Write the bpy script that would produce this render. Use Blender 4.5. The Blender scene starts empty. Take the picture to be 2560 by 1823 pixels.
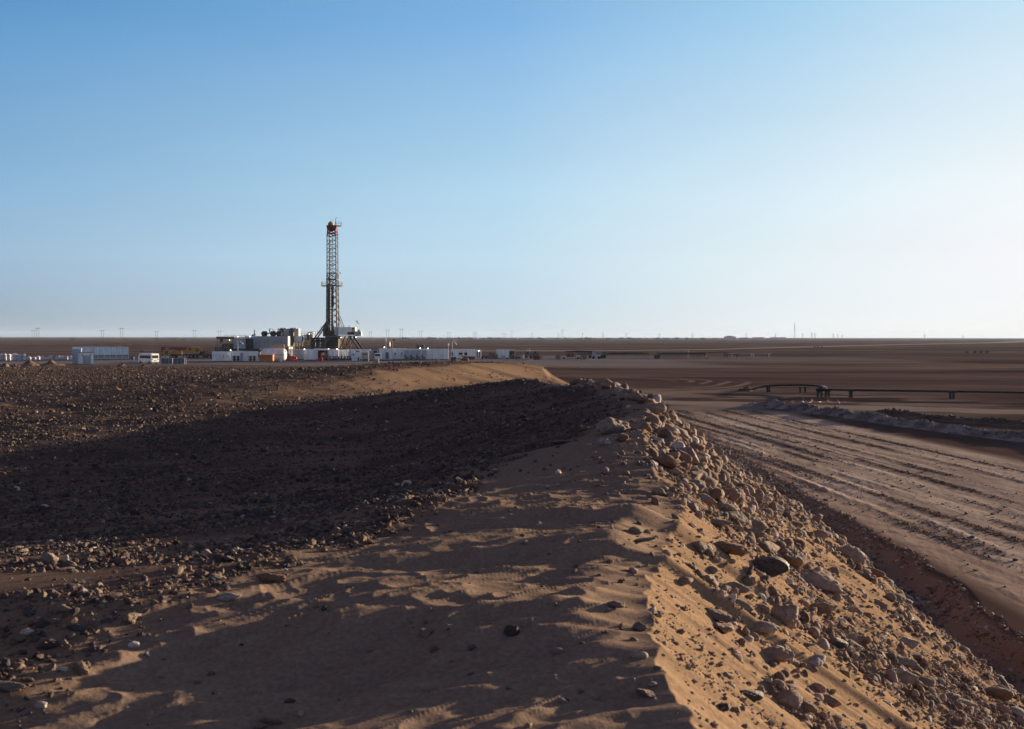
import bpy, math, random
import numpy as np
from mathutils import Vector, Matrix

# ------------------------------------------------------------------ camera, sky, sun, exposure
SC = bpy.context.scene
R = math.radians
CAM_Z = 7.0
cam_data = bpy.data.cameras.new('camera')
cam_data.lens = 35.0
cam_data.sensor_width = 36.0
cam_data.clip_start = 0.1
cam_data.clip_end = 60000.0
cam_data.dof.use_dof = True
cam_data.dof.focus_distance = 120.0
cam_data.dof.aperture_fstop = 5.0
cam = bpy.data.objects.new('camera', cam_data)
SC.collection.objects.link(cam)
cam.location = (0, 0, CAM_Z)
PITCH = math.atan(69.2 / 2488.9)
cam.matrix_world = (Matrix.Translation((0, 0, CAM_Z)) @ Matrix.Rotation(math.pi / 2 - PITCH, 4, 'X')
                    @ Matrix.Rotation(R(0.075), 4, 'Z'))
SC.camera = cam

SUN_AZ, SUN_EL = 55.0, 5.4          # azimuth to the right of straight ahead, height above the horizon
world = bpy.data.worlds.new('World')
SC.world = world
world.use_nodes = True
wn = world.node_tree
for n in list(wn.nodes):
    wn.nodes.remove(n)
sky = wn.nodes.new('ShaderNodeTexSky')
sky.sky_type = 'NISHITA'
sky.sun_disc = False
sky.sun_elevation = R(SUN_EL)
sky.sun_rotation = R(SUN_AZ)
sky.altitude = 2500.0
sky.air_density = 0.6
sky.dust_density = 0.0
sky.ozone_density = 1.0
EXPOSURE = 1.3
SKY_STRENGTH = 0.1

# dust in the low air turns the sky milky towards the horizon and towards the sun: the Sky Texture is mixed
# with colours by height above the horizon (z of the direction) and by angle from the sun
def s2l(c):
    return [((v / 255 + 0.055) / 1.055) ** 2.4 if v > 10.3 else v / 255 / 12.92 for v in c]

NW = 0.12                                            # how much of the plain Nishita colour stays
NZ = [0.0, 0.02, 0.077, 0.14, 0.3, 0.6, 1.0]
NC = [(3.8, 4.4, 3.2), (3.8, 4.5, 3.6), (2.7, 3.8, 4.0), (1.1, 1.9, 2.9), (0.6, 1.05, 1.9), (0.4, 0.8, 1.4), (0.35, 0.7, 1.3)]
SKY_SETS = [                                         # cosine of the angle from the sun, Nishita gain there, sRGB by height
    (-1.0, 1.0, [(188, 172, 176), (188, 172, 178), (180, 172, 188), (160, 162, 184), (118, 124, 150), (98, 96, 120), (98, 87, 110)]),
    (0.14, 1.0, [(158, 172, 182), (161, 176, 188), (163, 194, 215), (137, 180, 215), (86, 147, 200), (84, 98, 132), (98, 87, 110)]),
    (0.57, 1.2, [(196, 210, 217), (199, 215, 223), (198, 225, 238), (180, 216, 237), (129, 180, 227), (90, 106, 142), (98, 87, 110)]),
    (0.76, 1.4, [(232, 235, 234), (232, 237, 236), (230, 243, 243), (214, 235, 246), (165, 208, 238), (88, 112, 144), (98, 87, 110)]),
    (0.875, 1.65, [(247, 245, 239), (247, 246, 241), (251, 252, 251), (240, 249, 252), (196, 226, 246), (104, 126, 156), (98, 87, 110)]),
    (1.0, 2.4, [(275, 262, 240), (275, 264, 244), (275, 268, 255), (265, 262, 255), (235, 235, 240), (120, 134, 158), (98, 87, 110)]),
]
tcw = wn.nodes.new('ShaderNodeTexCoord')
nrm = wn.nodes.new('ShaderNodeVectorMath'); nrm.operation = 'NORMALIZE'
wn.links.new(tcw.outputs['Generated'], nrm.inputs[0])
sep = wn.nodes.new('ShaderNodeSeparateXYZ'); wn.links.new(nrm.outputs[0], sep.inputs[0])
dot = wn.nodes.new('ShaderNodeVectorMath'); dot.operation = 'DOT_PRODUCT'
wn.links.new(nrm.outputs[0], dot.inputs[0])
dot.inputs[1].default_value = (math.sin(R(SUN_AZ)) * math.cos(R(SUN_EL)), math.cos(R(SUN_AZ)) * math.cos(R(SUN_EL)), math.sin(R(SUN_EL)))
zz = wn.nodes.new('ShaderNodeMath'); zz.operation = 'MAXIMUM'; zz.inputs[1].default_value = 0.0
wn.links.new(sep.outputs['Z'], zz.inputs[0])
prev = None; prevc = None
for cg_, ng, cols in SKY_SETS:
    rp = wn.nodes.new('ShaderNodeValToRGB'); cr = rp.color_ramp; cr.interpolation = 'LINEAR'
    while len(cr.elements) > 1:
        cr.elements.remove(cr.elements[-1])
    for k, (zp, nc_, cc) in enumerate(zip(NZ, NC, cols)):
        el = cr.elements[0] if k == 0 else cr.elements.new(zp)
        el.position = zp
        gain = 2 ** EXPOSURE * SKY_STRENGTH
        v = [max(0.0, (a - NW * gain * n * ng) / (gain * (1 - NW))) for a, n in zip(s2l(cc), nc_)]
        el.color = (v[0], v[1], v[2], 1)
    wn.links.new(zz.outputs[0], rp.inputs['Fac'])
    if prev is None:
        prev = rp.outputs['Color']; prevc = cg_
        continue
    mr_ = wn.nodes.new('ShaderNodeMapRange')
    mr_.inputs['From Min'].default_value = prevc; mr_.inputs['From Max'].default_value = cg_
    wn.links.new(dot.outputs['Value'], mr_.inputs['Value'])
    mx_ = wn.nodes.new('ShaderNodeMix'); mx_.data_type = 'RGBA'
    wn.links.new(mr_.outputs['Result'], mx_.inputs['Factor'])
    wn.links.new(prev, mx_.inputs['A']); wn.links.new(rp.outputs['Color'], mx_.inputs['B'])
    prev = mx_.outputs['Result']; prevc = cg_
mxs = wn.nodes.new('ShaderNodeMix'); mxs.data_type = 'RGBA'
mxs.inputs['Factor'].default_value = 1 - NW
wn.links.new(sky.outputs[0], mxs.inputs['A']); wn.links.new(prev, mxs.inputs['B'])
bg = wn.nodes.new('ShaderNodeBackground')
bg.inputs['Strength'].default_value = SKY_STRENGTH
wo = wn.nodes.new('ShaderNodeOutputWorld')
mpw = wn.nodes.new('ShaderNodeMapping'); mpw.inputs['Scale'].default_value = (1.6, 1.6, 9.0); mpw.inputs['Rotation'].default_value = (0.25, 0.2, 0)
wn.links.new(nrm.outputs[0], mpw.inputs[0])
nzw = wn.nodes.new('ShaderNodeTexNoise'); nzw.inputs['Scale'].default_value = 1.3; nzw.inputs['Detail'].default_value = 5
wn.links.new(mpw.outputs[0], nzw.inputs['Vector'])
mrw = wn.nodes.new('ShaderNodeMapRange'); mrw.inputs['From Min'].default_value = 0.3; mrw.inputs['From Max'].default_value = 0.7
mrw.inputs['To Min'].default_value = 0.972; mrw.inputs['To Max'].default_value = 1.028
wn.links.new(nzw.outputs['Fac'], mrw.inputs['Value'])
scw = wn.nodes.new('ShaderNodeVectorMath'); scw.operation = 'SCALE'
wn.links.new(mxs.outputs['Result'], scw.inputs[0]); wn.links.new(mrw.outputs['Result'], scw.inputs['Scale'])
wn.links.new(scw.outputs[0], bg.inputs[0])
wn.links.new(bg.outputs[0], wo.inputs[0])

sun_data = bpy.data.lights.new('sun', 'SUN')
sun_data.energy = 5.0
sun_data.angle = R(0.5)
sun_data.color = (1.0, 0.80, 0.56)
sun = bpy.data.objects.new('sun', sun_data)
SC.collection.objects.link(sun)
a_, e_ = R(SUN_AZ), R(SUN_EL)
SUN_DIR = Vector((math.sin(a_) * math.cos(e_), math.cos(a_) * math.cos(e_), math.sin(e_)))
sun.rotation_euler = SUN_DIR.to_track_quat('Z', 'Y').to_euler()
sun.location = (60, 40, 60)

SC.view_settings.view_transform = 'Standard'
SC.view_settings.look = 'None'
SC.view_settings.exposure = EXPOSURE
SC.view_settings.gamma = 1.0
SC.cycles.use_denoising = True
SC.cycles.max_bounces = 5
SC.cycles.diffuse_bounces = 3
SC.cycles.volume_bounces = 0

# ------------------------------------------------------------------ noise
def _h(ix, iy, seed):
    n = (ix.astype(np.int64) * 374761393 + iy.astype(np.int64) * 668265263 + seed * 1442695041) & 0xFFFFFFFF
    n = ((n ^ (n >> 13)) * 1274126177) & 0xFFFFFFFF
    n = (n ^ (n >> 16)) & 0xFFFFFF
    return n.astype(np.float32) / 8388608.0 - 1.0

def vn(x, y, seed=0):
    x = np.asarray(x, dtype=np.float64); y = np.asarray(y, dtype=np.float64)
    xi = np.floor(x); yi = np.floor(y)
    fx = (x - xi).astype(np.float32); fy = (y - yi).astype(np.float32)
    fx = fx * fx * (3 - 2 * fx); fy = fy * fy * (3 - 2 * fy)
    xi = xi.astype(np.int64); yi = yi.astype(np.int64)
    a = _h(xi, yi, seed); b = _h(xi + 1, yi, seed)
    c = _h(xi, yi + 1, seed); d = _h(xi + 1, yi + 1, seed)
    return (a + (b - a) * fx) * (1 - fy) + (c + (d - c) * fx) * fy

def fbm(x, y, seed=0, octv=4, gain=0.5):
    s = 0; amp = 1.0; t = 0
    for k in range(octv):
        ca, sa = math.cos(k * 1.1), math.sin(k * 1.1)
        xr, yr = x * ca - y * sa, x * sa + y * ca
        s = s + amp * vn(xr * 2.03 ** k, yr * 2.03 ** k, seed + k * 17)
        t += amp; amp *= gain
    return s / t

def sstep(a, b, x):
    t = np.clip((x - a) / (b - a), 0, 1)
    return t * t * (3 - 2 * t)

# ------------------------------------------------------------------ the lie of the land (world metres)
CREST_Y = [-30, 0, 4.3, 5.8, 7.0, 8.5, 10.2, 12.2, 15.0, 20, 25, 31, 37, 42, 47, 52, 60, 75, 95, 110, 125, 150]
CREST_X = [0.7, 0.8, 0.88, 0.83, 0.98, 1.3, 1.72, 1.95, 1.98, 2.7, 3.5, 3.6, 3.4, 2.6, 0.9, -1.6, -4, 1.5, 3.0, 3.3, 2.5, -6]
CREST_Z = [5.3, 5.33, 5.25, 5.24, 5.21, 5.17, 5.14, 5.15, 5.27, 5.32, 5.3, 5.25, 5.12, 5.0, 4.84, 4.5, 3.7, 3.4, 3.4, 3.0, 1.8, 0.0]
FLOOR_Y = [-30, 0, 8, 11.5, 17, 24, 34, 60, 100, 118, 150, 175]
FLOOR_Z = [4.9, 4.92, 4.93, 4.84, 4.15, 3.55, 3.25, 3.25, 3.4, 3.35, 0.4, 0.0]
EDGE_Y = [-30, 4, 5.6, 6.6, 8.5, 9.7, 10.7, 13, 18.4, 20.5, 24, 31, 40, 60]     # where wind-blown sand gives way to stones, left of the berm
EDGE_X = [-4.2, -2.7, -2.55, -2.3, -2.0, -1.45, -1.05, -0.5, 0.3, 1.4, 2.6, 3.2, 2.8, -4]

def crest_xz(y):
    return np.interp(y, CREST_Y, CREST_X), np.interp(y, CREST_Y, CREST_Z)

def road_u(x, y):
    return x + 0.09 * (y - 40)            # across the road, metres

RUB_SPOTS = [(1.9, 8.2, .45), (2.1, 7.7, .4), (2.2, 9.8, .45), (2.4, 14.2, .8), (3.1, 9.7, .5), (1.95, 6.7, .3), (4.2, 10.8, .8), (2.2, 11.7, .35)]
def rubble_mask(x, y, tr):
    """where broken lumps of earth cover the sunlit face instead of clean sand"""
    f = fbm(x * 0.9, y * 0.75, 121, 5) + 0.55 * (tr - 0.52)
    for (sx, sy, sr) in RUB_SPOTS:
        f = f + 0.5 * np.exp(-((x - sx) ** 2 + (y - sy) ** 2) / sr ** 2)
    return sstep(0.02, 0.26, f)

def terrain(x, y, masks=False):
    cx, cz = crest_xz(y)
    r2 = np.hypot(x, y)
    near = 1 - sstep(60, 160, r2)
    # ragged crest
    jag = 0.045 * vn(y * 1.7, y * 0, 3) + 0.05 * vn(y * 4.7, y * 0, 4) + 0.035 * vn(y * 11.3, y * 0, 9) + 0.10 * vn(y * 0.6, y * 0, 5)
    cxj = cx + jag * np.minimum(1, 0.3 + np.abs(y) / 14)
    cz = cz + 0.045 * vn(y * 1.3, y * 0, 6) + 0.024 * vn(y * 4.3, y * 0, 8) + 0.012 * vn(y * 10.7, y * 0, 10) + 0.09 * vn(y * 0.45, y * 0 + 3.3, 7) * sstep(12, 20, y) + 0.16 * vn(y * 0.8, y * 0 + 1.3, 17) * sstep(28, 40, y)
    fl = np.interp(y + 0.6 * np.clip(-x - 1.5, 0, 10) * (1 - sstep(25, 45, y)), FLOOR_Y, FLOOR_Z)
    # ---- left side
    dl = cxj - x
    w = np.interp(y, [0, 8, 14, 22, 40, 60], [3.6, 4.0, 5.5, 6.5, 9, 12])
    t = np.clip(dl / w, 0, 1)
    prof = 1 - t * t * (3 - 2 * t)
    prof = 0.7 * (1 - t) + 0.3 * prof
    zl = fl + (cz - fl) * prof
    # lateral drift of the gravel field: falls gently away to the far left near the camera
    zl = zl - 0.02 * np.clip(dl - w, 0, 60) * (1 - sstep(14, 40, y)) * 0.7
    # low rise of lit stones at the lower left
    zl = zl + 0.17 * np.exp(-((x + 4.0) / 2.4) ** 2 - ((y - 7.5) / 1.5) ** 2)
    zl = zl + 0.07 * np.exp(-((x + 1.6) / 1.6) ** 2 - ((y - 12.6) / 1.5) ** 2)
    zl = zl + 0.17 * np.exp(-((x + 2.8) / 0.9) ** 2 - ((y - 5.6) / 1.1) ** 2)
    zl = zl - 0.030 * np.clip(-x - 5, 0, 28) * sstep(14, 28, y) * (1 - sstep(42, 66, y))
    # dunes and ripples of the sand apron
    apron = sstep(0.0, 0.5, dl) * (1 - sstep(0.0, 2.0, np.interp(y, EDGE_Y, EDGE_X) - x)) * sstep(-2, 3, y) * (1 - sstep(25, 45, y))
    dune = 0.055 * vn(x * 0.55 + y * 0.35, y * 0.8 - x * 0.12, 11) + 0.05 * np.exp(-((y - 6.4 + 0.18 * (x + 1)) / 0.55) ** 2) - 0.06 * np.exp(-((y - 5.4 + 0.2 * (x + 1)) / 0.6) ** 2)
    ra = 0.82 * x + 0.57 * y; rbx = -0.57 * x + 0.82 * y
    wv = 0.35 * vn(x * 0.8, y * 0.8, 16)
    rip = 1 - np.abs(vn(ra * 1.7 + wv, rbx * 3.3 + wv, 12)); rip2 = 1 - np.abs(vn(ra * 4.4 + wv, rbx * 8.0 - wv, 13))
    rmask = sstep(-0.25, 0.5, vn(x * 0.35, y * 0.35, 14) + 0.55 * np.exp(-((y - 8.5) / 2.6) ** 2))
    zl = zl + apron * (dune + (0.3 + 0.7 * rmask) * (0.040 * rip ** 2 + 0.018 * rip2 ** 2) + 0.006 * vn(x * 5 + y * 2, y * 13, 15)
        + (1 - sstep(8.5, 11.5, y)) * (0.034 * vn((x + y) * 0.35, (x - y) * 1.5, 18) + 0.030 * (1 - np.abs(vn((x + y) * 0.7, (x - y) * 3.4, 19))) ** 2 + 0.012 * (1 - np.abs(vn((x + y) * 1.6, (x - y) * 8.0, 20))) ** 2))
    zl = zl + apron * (0.115 * np.exp(-((y - 9.6 + 0.25 * x) / 2.6) ** 2) + 0.06 * np.exp(-((y - 5.0) / 0.9) ** 2 - ((dl - 0.7) / 0.7) ** 2))
    # ---- far mound with its sunlit sand face (crest runs from far right to near left)
    ux, uy = -23 / 50.54, -45 / 50.54
    mx, my = x - 3.4, y - 110
    s = mx * ux + my * uy
    q = mx * (-uy) + my * ux            # + is down the right-hand sandy face
    q = q + 0.8 * vn(s * 0.09, s * 0, 21)
    mh = np.interp(s, [-12, 0, 8, 22, 36, 52, 62], [0, 0.42, 1.05, 1.3, 1.0, 0.3, 0])
    face = np.where(q > 0, 1 - sstep(0, 7.5, q), 1 - sstep(0, 26, -q))
    hollow = np.interp(s, [0, 15, 45, 60], [0, 0.5, 0.35, 0]) * np.exp(-((q - 9) / 4.5) ** 2)
    mfac = sstep(-14, 2, s) * (1 - sstep(52, 64, s))
    zl = zl + (mh * face - hollow) * mfac
    zl = zl + sstep(6, 20, dl + np.clip(y - 40, 0, 10)) * sstep(8, 16, y) * (0.34 * sstep(14, 34, y) * (1 - 0.6 * sstep(48, 62, y)) * fbm(x * 0.10, y * 0.15, 25, 4) + 0.06 * fbm(x * 0.7, y * 0.8, 26, 3)) * near
    # ---- right side: berm slope down to the ditch, then the road
    toe = np.interp(y, [0, 22, 32, 47, 82, 110, 135], [10.3, 10.6, 11.8, 12.0, 13.6, 11.5, 8])
    toe = toe + 0.25 * vn(y * 0.5, y * 0, 31)
    dit = np.interp(y, [-40, 0, 25, 40, 52, 80], [0.75, 0.78, 0.58, 0.2, 0.03, 0])
    tr = np.clip((x - cxj) / (toe - cxj), 0, 1)
    pr = 1 - tr
    pr = pr + 0.10 * np.sin(tr * math.pi) * (tr - 0.62)
    zr = -dit + (cz + dit) * pr
    steep = sstep(0, 0.05, tr) * (1 - sstep(0.85, 1.0, tr))
    rill = vn(y * 3.0, x * 0.25, 33) * 0.03 + (1 - np.abs(vn(y * 7.5 + 0.6 * vn(x * 1.1, y, 35), x * 0.5, 34))) ** 2 * 0.020 + vn(y * 18, x * 1.2, 36) * 0.007
    lump = 0.16 * fbm(x * 0.55, y * 0.5, 37, 3) * sstep(0.1, 0.5, tr)
    rubz = rubble_mask(x, y, tr)
    pile = sstep(12, 15.5, y) * (1 - sstep(0.08, 0.42, tr)) * (1 - sstep(40, 46, y))
    rubz = np.maximum(rubz, pile)
    k1 = 1 - np.abs(vn(x * 5.5, y * 5.0, 43)); k2 = 1 - np.abs(vn(x * 12.5, y * 11, 44))
    lump = lump + rubz * (0.075 * k1 ** 2 + 0.035 * k2 ** 2 - 0.04) + pile * (0.10 + 0.20 * np.clip(vn(x * 1.3, y * 1.1, 45), -0.3, 1)) * sstep(0, 0.06, tr)
    clod = np.clip(fbm(x * 2.2, y * 2.2, 38, 4), 0, 1) * 0.12 * sstep(0.25, 0.7, tr + 0.35 * vn(x * 0.7, y * 0.3, 39))
    zr = zr + steep * (rill * 1.5 + lump + clod) * (1 - sstep(40, 70, y) * 0.5)
    # bank up to the road
    bw = 1.15
    bt = sstep(0, 1, (x - toe - 0.25 + 0.2 * vn(y * 1.1, y * 0, 41)) / bw)
    zb = -dit + dit * bt + 0.05 * fbm(x * 2.5, y * 2.5, 42, 4) * np.sin(np.clip(bt, 0, 1) * math.pi)
    zr = np.where(x > toe, zb, zr)
    # road ruts
    u = road_u(x, y)
    on_road = sstep(12.6, 13.6, x) * (1 - sstep(29.5, 31.0, u)) * (1 - sstep(84, 100, y)) * sstep(-60, -30, y)
    ru = u + 0.25 * vn(y * 0.05, y * 0, 51)
    ruts = 0
    for k, (uc, wd, hh) in enumerate([(14.7, .20, .085), (15.25, .14, .06), (16.6, .25, .05), (18.1, .16, .05), (20.0, .22, .06), (21.7, .15, .05), (23.4, .2, .05), (25.6, .25, .06), (27.3, .2, .05)]):
        uu = ru - uc - 0.6 * vn(y * 0.03 + k * 7, y * 0, 52) - 0.08 * vn(y * 0.6 + k * 3, y * 0, 57)
        hk = hh * np.clip(0.35 + 0.9 * vn(y * 0.17, y * 0 + k, 53), 0, 1)
        ruts = ruts + 0.8 * hk * (0.7 + 0.9 * np.clip(fbm(x * 4, y * 3, 59, 3), -.5, 1)) * (np.exp(-(uu / wd) ** 2) - 0.6 * np.exp(-((uu - 2.0 * wd) / (wd * 1.1)) ** 2)) * (1 + 0.5 * vn(x * 6, y * 3, 54 + k))
    rw = ru + 0.5 * vn(x * 0.15, y * 0.08, 64)
    fine = 0.005 * vn(rw * 1.6, y * 0.10, 61) + 0.016 * fbm(x * 1.6 + .3 * y, y * 0.9, 62, 3) + 0.009 * fbm(x * 7, y * 4, 63, 3)
    zr = zr + on_road * (ruts + fine)
    mound = (mh * face - hollow) * mfac
    zr = zr + mound * np.clip(1 - tr * 1.2, 0, 1) ** 2 + sstep(80, 92, y) * (1 - sstep(120, 135, y)) * sstep(0, .1, tr) * (1 - tr) * (0.5 * fbm(x * .5, y * .25, 46, 4) - 0.15)
    z = np.where(x > cxj, zr, zl)
    # open plain
    plain = sstep(9, 30, x) * 0.03 * fbm(x * 0.5, y * 0.5, 71, 3) * near * (1 - on_road)
    z = z + plain
    # gentle swells far away
    z = z + sstep(500, 2500, r2) * 1.1 * fbm(x * 0.0011, y * 0.0011, 81, 3) - sstep(900, 5000, r2) * 0.5
    # low sand heap on which the pipe comes out of the ground
    if not masks:
        return z
    m = dict(dl=dl, cxj=cxj, tr=tr, toe=toe, bt=bt, on_road=on_road, u=u, ru=ru, s=s, q=q, mfac=mfac, r2=r2, cz=cz, apron=apron)
    return z, m

def gz(x, y):
    return float(terrain(np.array([float(x)]), np.array([float(y)]))[0])
# ------------------------------------------------------------------ mesh helpers
def link(o):
    SC.collection.objects.link(o)
    return o

def mesh_np(name, V, F, mat, col=None, smooth=False):
    """mesh from numpy arrays; F is (n,3) or (n,4)"""
    me = bpy.data.meshes.new(name)
    V = np.ascontiguousarray(V, dtype=np.float32); F = np.ascontiguousarray(F, dtype=np.int32)
    me.vertices.add(len(V)); me.vertices.foreach_set('co', V.ravel())
    k = F.shape[1]
    me.loops.add(F.size); me.loops.foreach_set('vertex_index', F.ravel())
    me.polygons.add(len(F))
    me.polygons.foreach_set('loop_start', np.arange(0, F.size, k, dtype=np.int32))
    me.polygons.foreach_set('loop_total', np.full(len(F), k, dtype=np.int32))
    me.polygons.foreach_set('use_smooth', np.full(len(F), smooth, dtype=bool))
    if col is not None:
        at = me.color_attributes.new('Col', 'FLOAT_COLOR', 'POINT')
        c4 = np.ones((len(V), 4), dtype=np.float32); c4[:, :3] = col
        at.data.foreach_set('color', c4.ravel())
    me.update(calc_edges=True)
    if mat:
        me.materials.append(mat)
    return link(bpy.data.objects.new(name, me))

def tag(o, label=None, cat=None, group=None, kind=None):
    if label: o['label'] = label
    if cat: o['category'] = cat
    if group: o['group'] = group
    if kind: o['kind'] = kind
    return o

def mat_attr(name, rough=0.95, bump_scale=40.0, bump=0.4, mottling=0.25, dist=0.01, spec=0.0):
    """earth: the colour each spot has (attribute) times fine procedural mottling, with a grainy bump"""
    m = bpy.data.materials.new(name); m.use_nodes = True
    nt = m.node_tree; b = nt.nodes['Principled BSDF']
    b.inputs['Roughness'].default_value = rough
    b.inputs['Specular IOR Level'].default_value = spec
    at = nt.nodes.new('ShaderNodeVertexColor'); at.layer_name = 'Col'
    tc = nt.nodes.new('ShaderNodeTexCoord')
    nz = nt.nodes.new('ShaderNodeTexNoise'); nz.inputs['Scale'].default_value = bump_scale
    nz.inputs['Detail'].default_value = 5.0; nz.inputs['Roughness'].default_value = 0.65
    nt.links.new(tc.outputs['Object'], nz.inputs['Vector'])
    mr = nt.nodes.new('ShaderNodeMapRange')
    mr.inputs['From Min'].default_value = 0.3; mr.inputs['From Max'].default_value = 0.7
    mr.inputs['To Min'].default_value = 1 - mottling; mr.inputs['To Max'].default_value = 1 + mottling
    nt.links.new(nz.outputs['Fac'], mr.inputs['Value'])
    mx = nt.nodes.new('ShaderNodeVectorMath'); mx.operation = 'SCALE'
    nt.links.new(at.outputs['Color'], mx.inputs[0]); nt.links.new(mr.outputs['Result'], mx.inputs['Scale'])
    nt.links.new(mx.outputs[0], b.inputs['Base Color'])
    bp = nt.nodes.new('ShaderNodeBump'); bp.inputs['Strength'].default_value = bump; bp.inputs['Distance'].default_value = dist
    nt.links.new(nz.outputs['Fac'], bp.inputs['Height']); nt.links.new(bp.outputs['Normal'], b.inputs['Normal'])
    return m

def add_dust(m, amount=0.6, col=(.23, .155, .105)):
    """wind-blown dust that has settled on the upward faces of a stone"""
    nt = m.node_tree; b = nt.nodes['Principled BSDF']; src = b.inputs['Base Color'].links[0].from_socket
    ge = nt.nodes.new('ShaderNodeNewGeometry'); sp = nt.nodes.new('ShaderNodeSeparateXYZ'); nt.links.new(ge.outputs['True Normal'], sp.inputs[0])
    nz = nt.nodes.new('ShaderNodeTexNoise'); nz.inputs['Scale'].default_value = 9.0; nz.inputs['Detail'].default_value = 4
    nt.links.new(ge.outputs['Position'], nz.inputs['Vector'])
    ad = nt.nodes.new('ShaderNodeMath'); ad.operation = 'MULTIPLY_ADD'; ad.inputs[1].default_value = 0.8; nt.links.new(nz.outputs['Fac'], ad.inputs[0]); nt.links.new(sp.outputs['Z'], ad.inputs[2])
    mr = nt.nodes.new('ShaderNodeMapRange'); mr.inputs['From Min'].default_value = 0.85; mr.inputs['From Max'].default_value = 1.35; mr.inputs['To Max'].default_value = amount
    nt.links.new(ad.outputs[0], mr.inputs['Value'])
    mx = nt.nodes.new('ShaderNodeMix'); mx.data_type = 'RGBA'; mx.inputs['B'].default_value = (*col, 1)
    nt.links.new(mr.outputs['Result'], mx.inputs['Factor']); nt.links.new(src, mx.inputs['A']); nt.links.new(mx.outputs['Result'], b.inputs['Base Color'])
    return m

M_EARTH = mat_attr('earth', bump_scale=30, bump=0.35, dist=0.012)
M_ROCK = mat_attr('rock', bump_scale=22, bump=0.5, dist=0.012, mottling=0.3, rough=0.9, spec=0.08)

# ------------------------------------------------------------------ the ground sheet: one polar grid, fine where the eye is
def ring_angles():
    a = [np.linspace(-29, 29, 1180)]
    a.append(29 + np.cumsum(np.geomspace(0.06, 4.0, 70)))
    right = a[-1][a[-1] < 178]
    left = -right[::-1]
    return np.radians(np.concatenate([left, a[0], right, [180.0]]))

def sand_face(x, y, m):
    """bare sand on the far mound: a strip that thins out to the left, with stony patches eating into it"""
    n = fbm(x * .3, y * .3, 111, 4); s = m['s']
    return m['mfac'] * sstep(-0.5, 0.5, m['q'] - np.interp(s, [0, 12, 26, 40], [-.6, .2, 1.2, 3.0]) + 1.8 * n) * (1 - sstep(9.5, 12.5, m['q'] + 1.6 * n)) * (1 - sstep(38, 52, s + 8 * fbm(x * .2, y * .2, 114, 3)))

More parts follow.
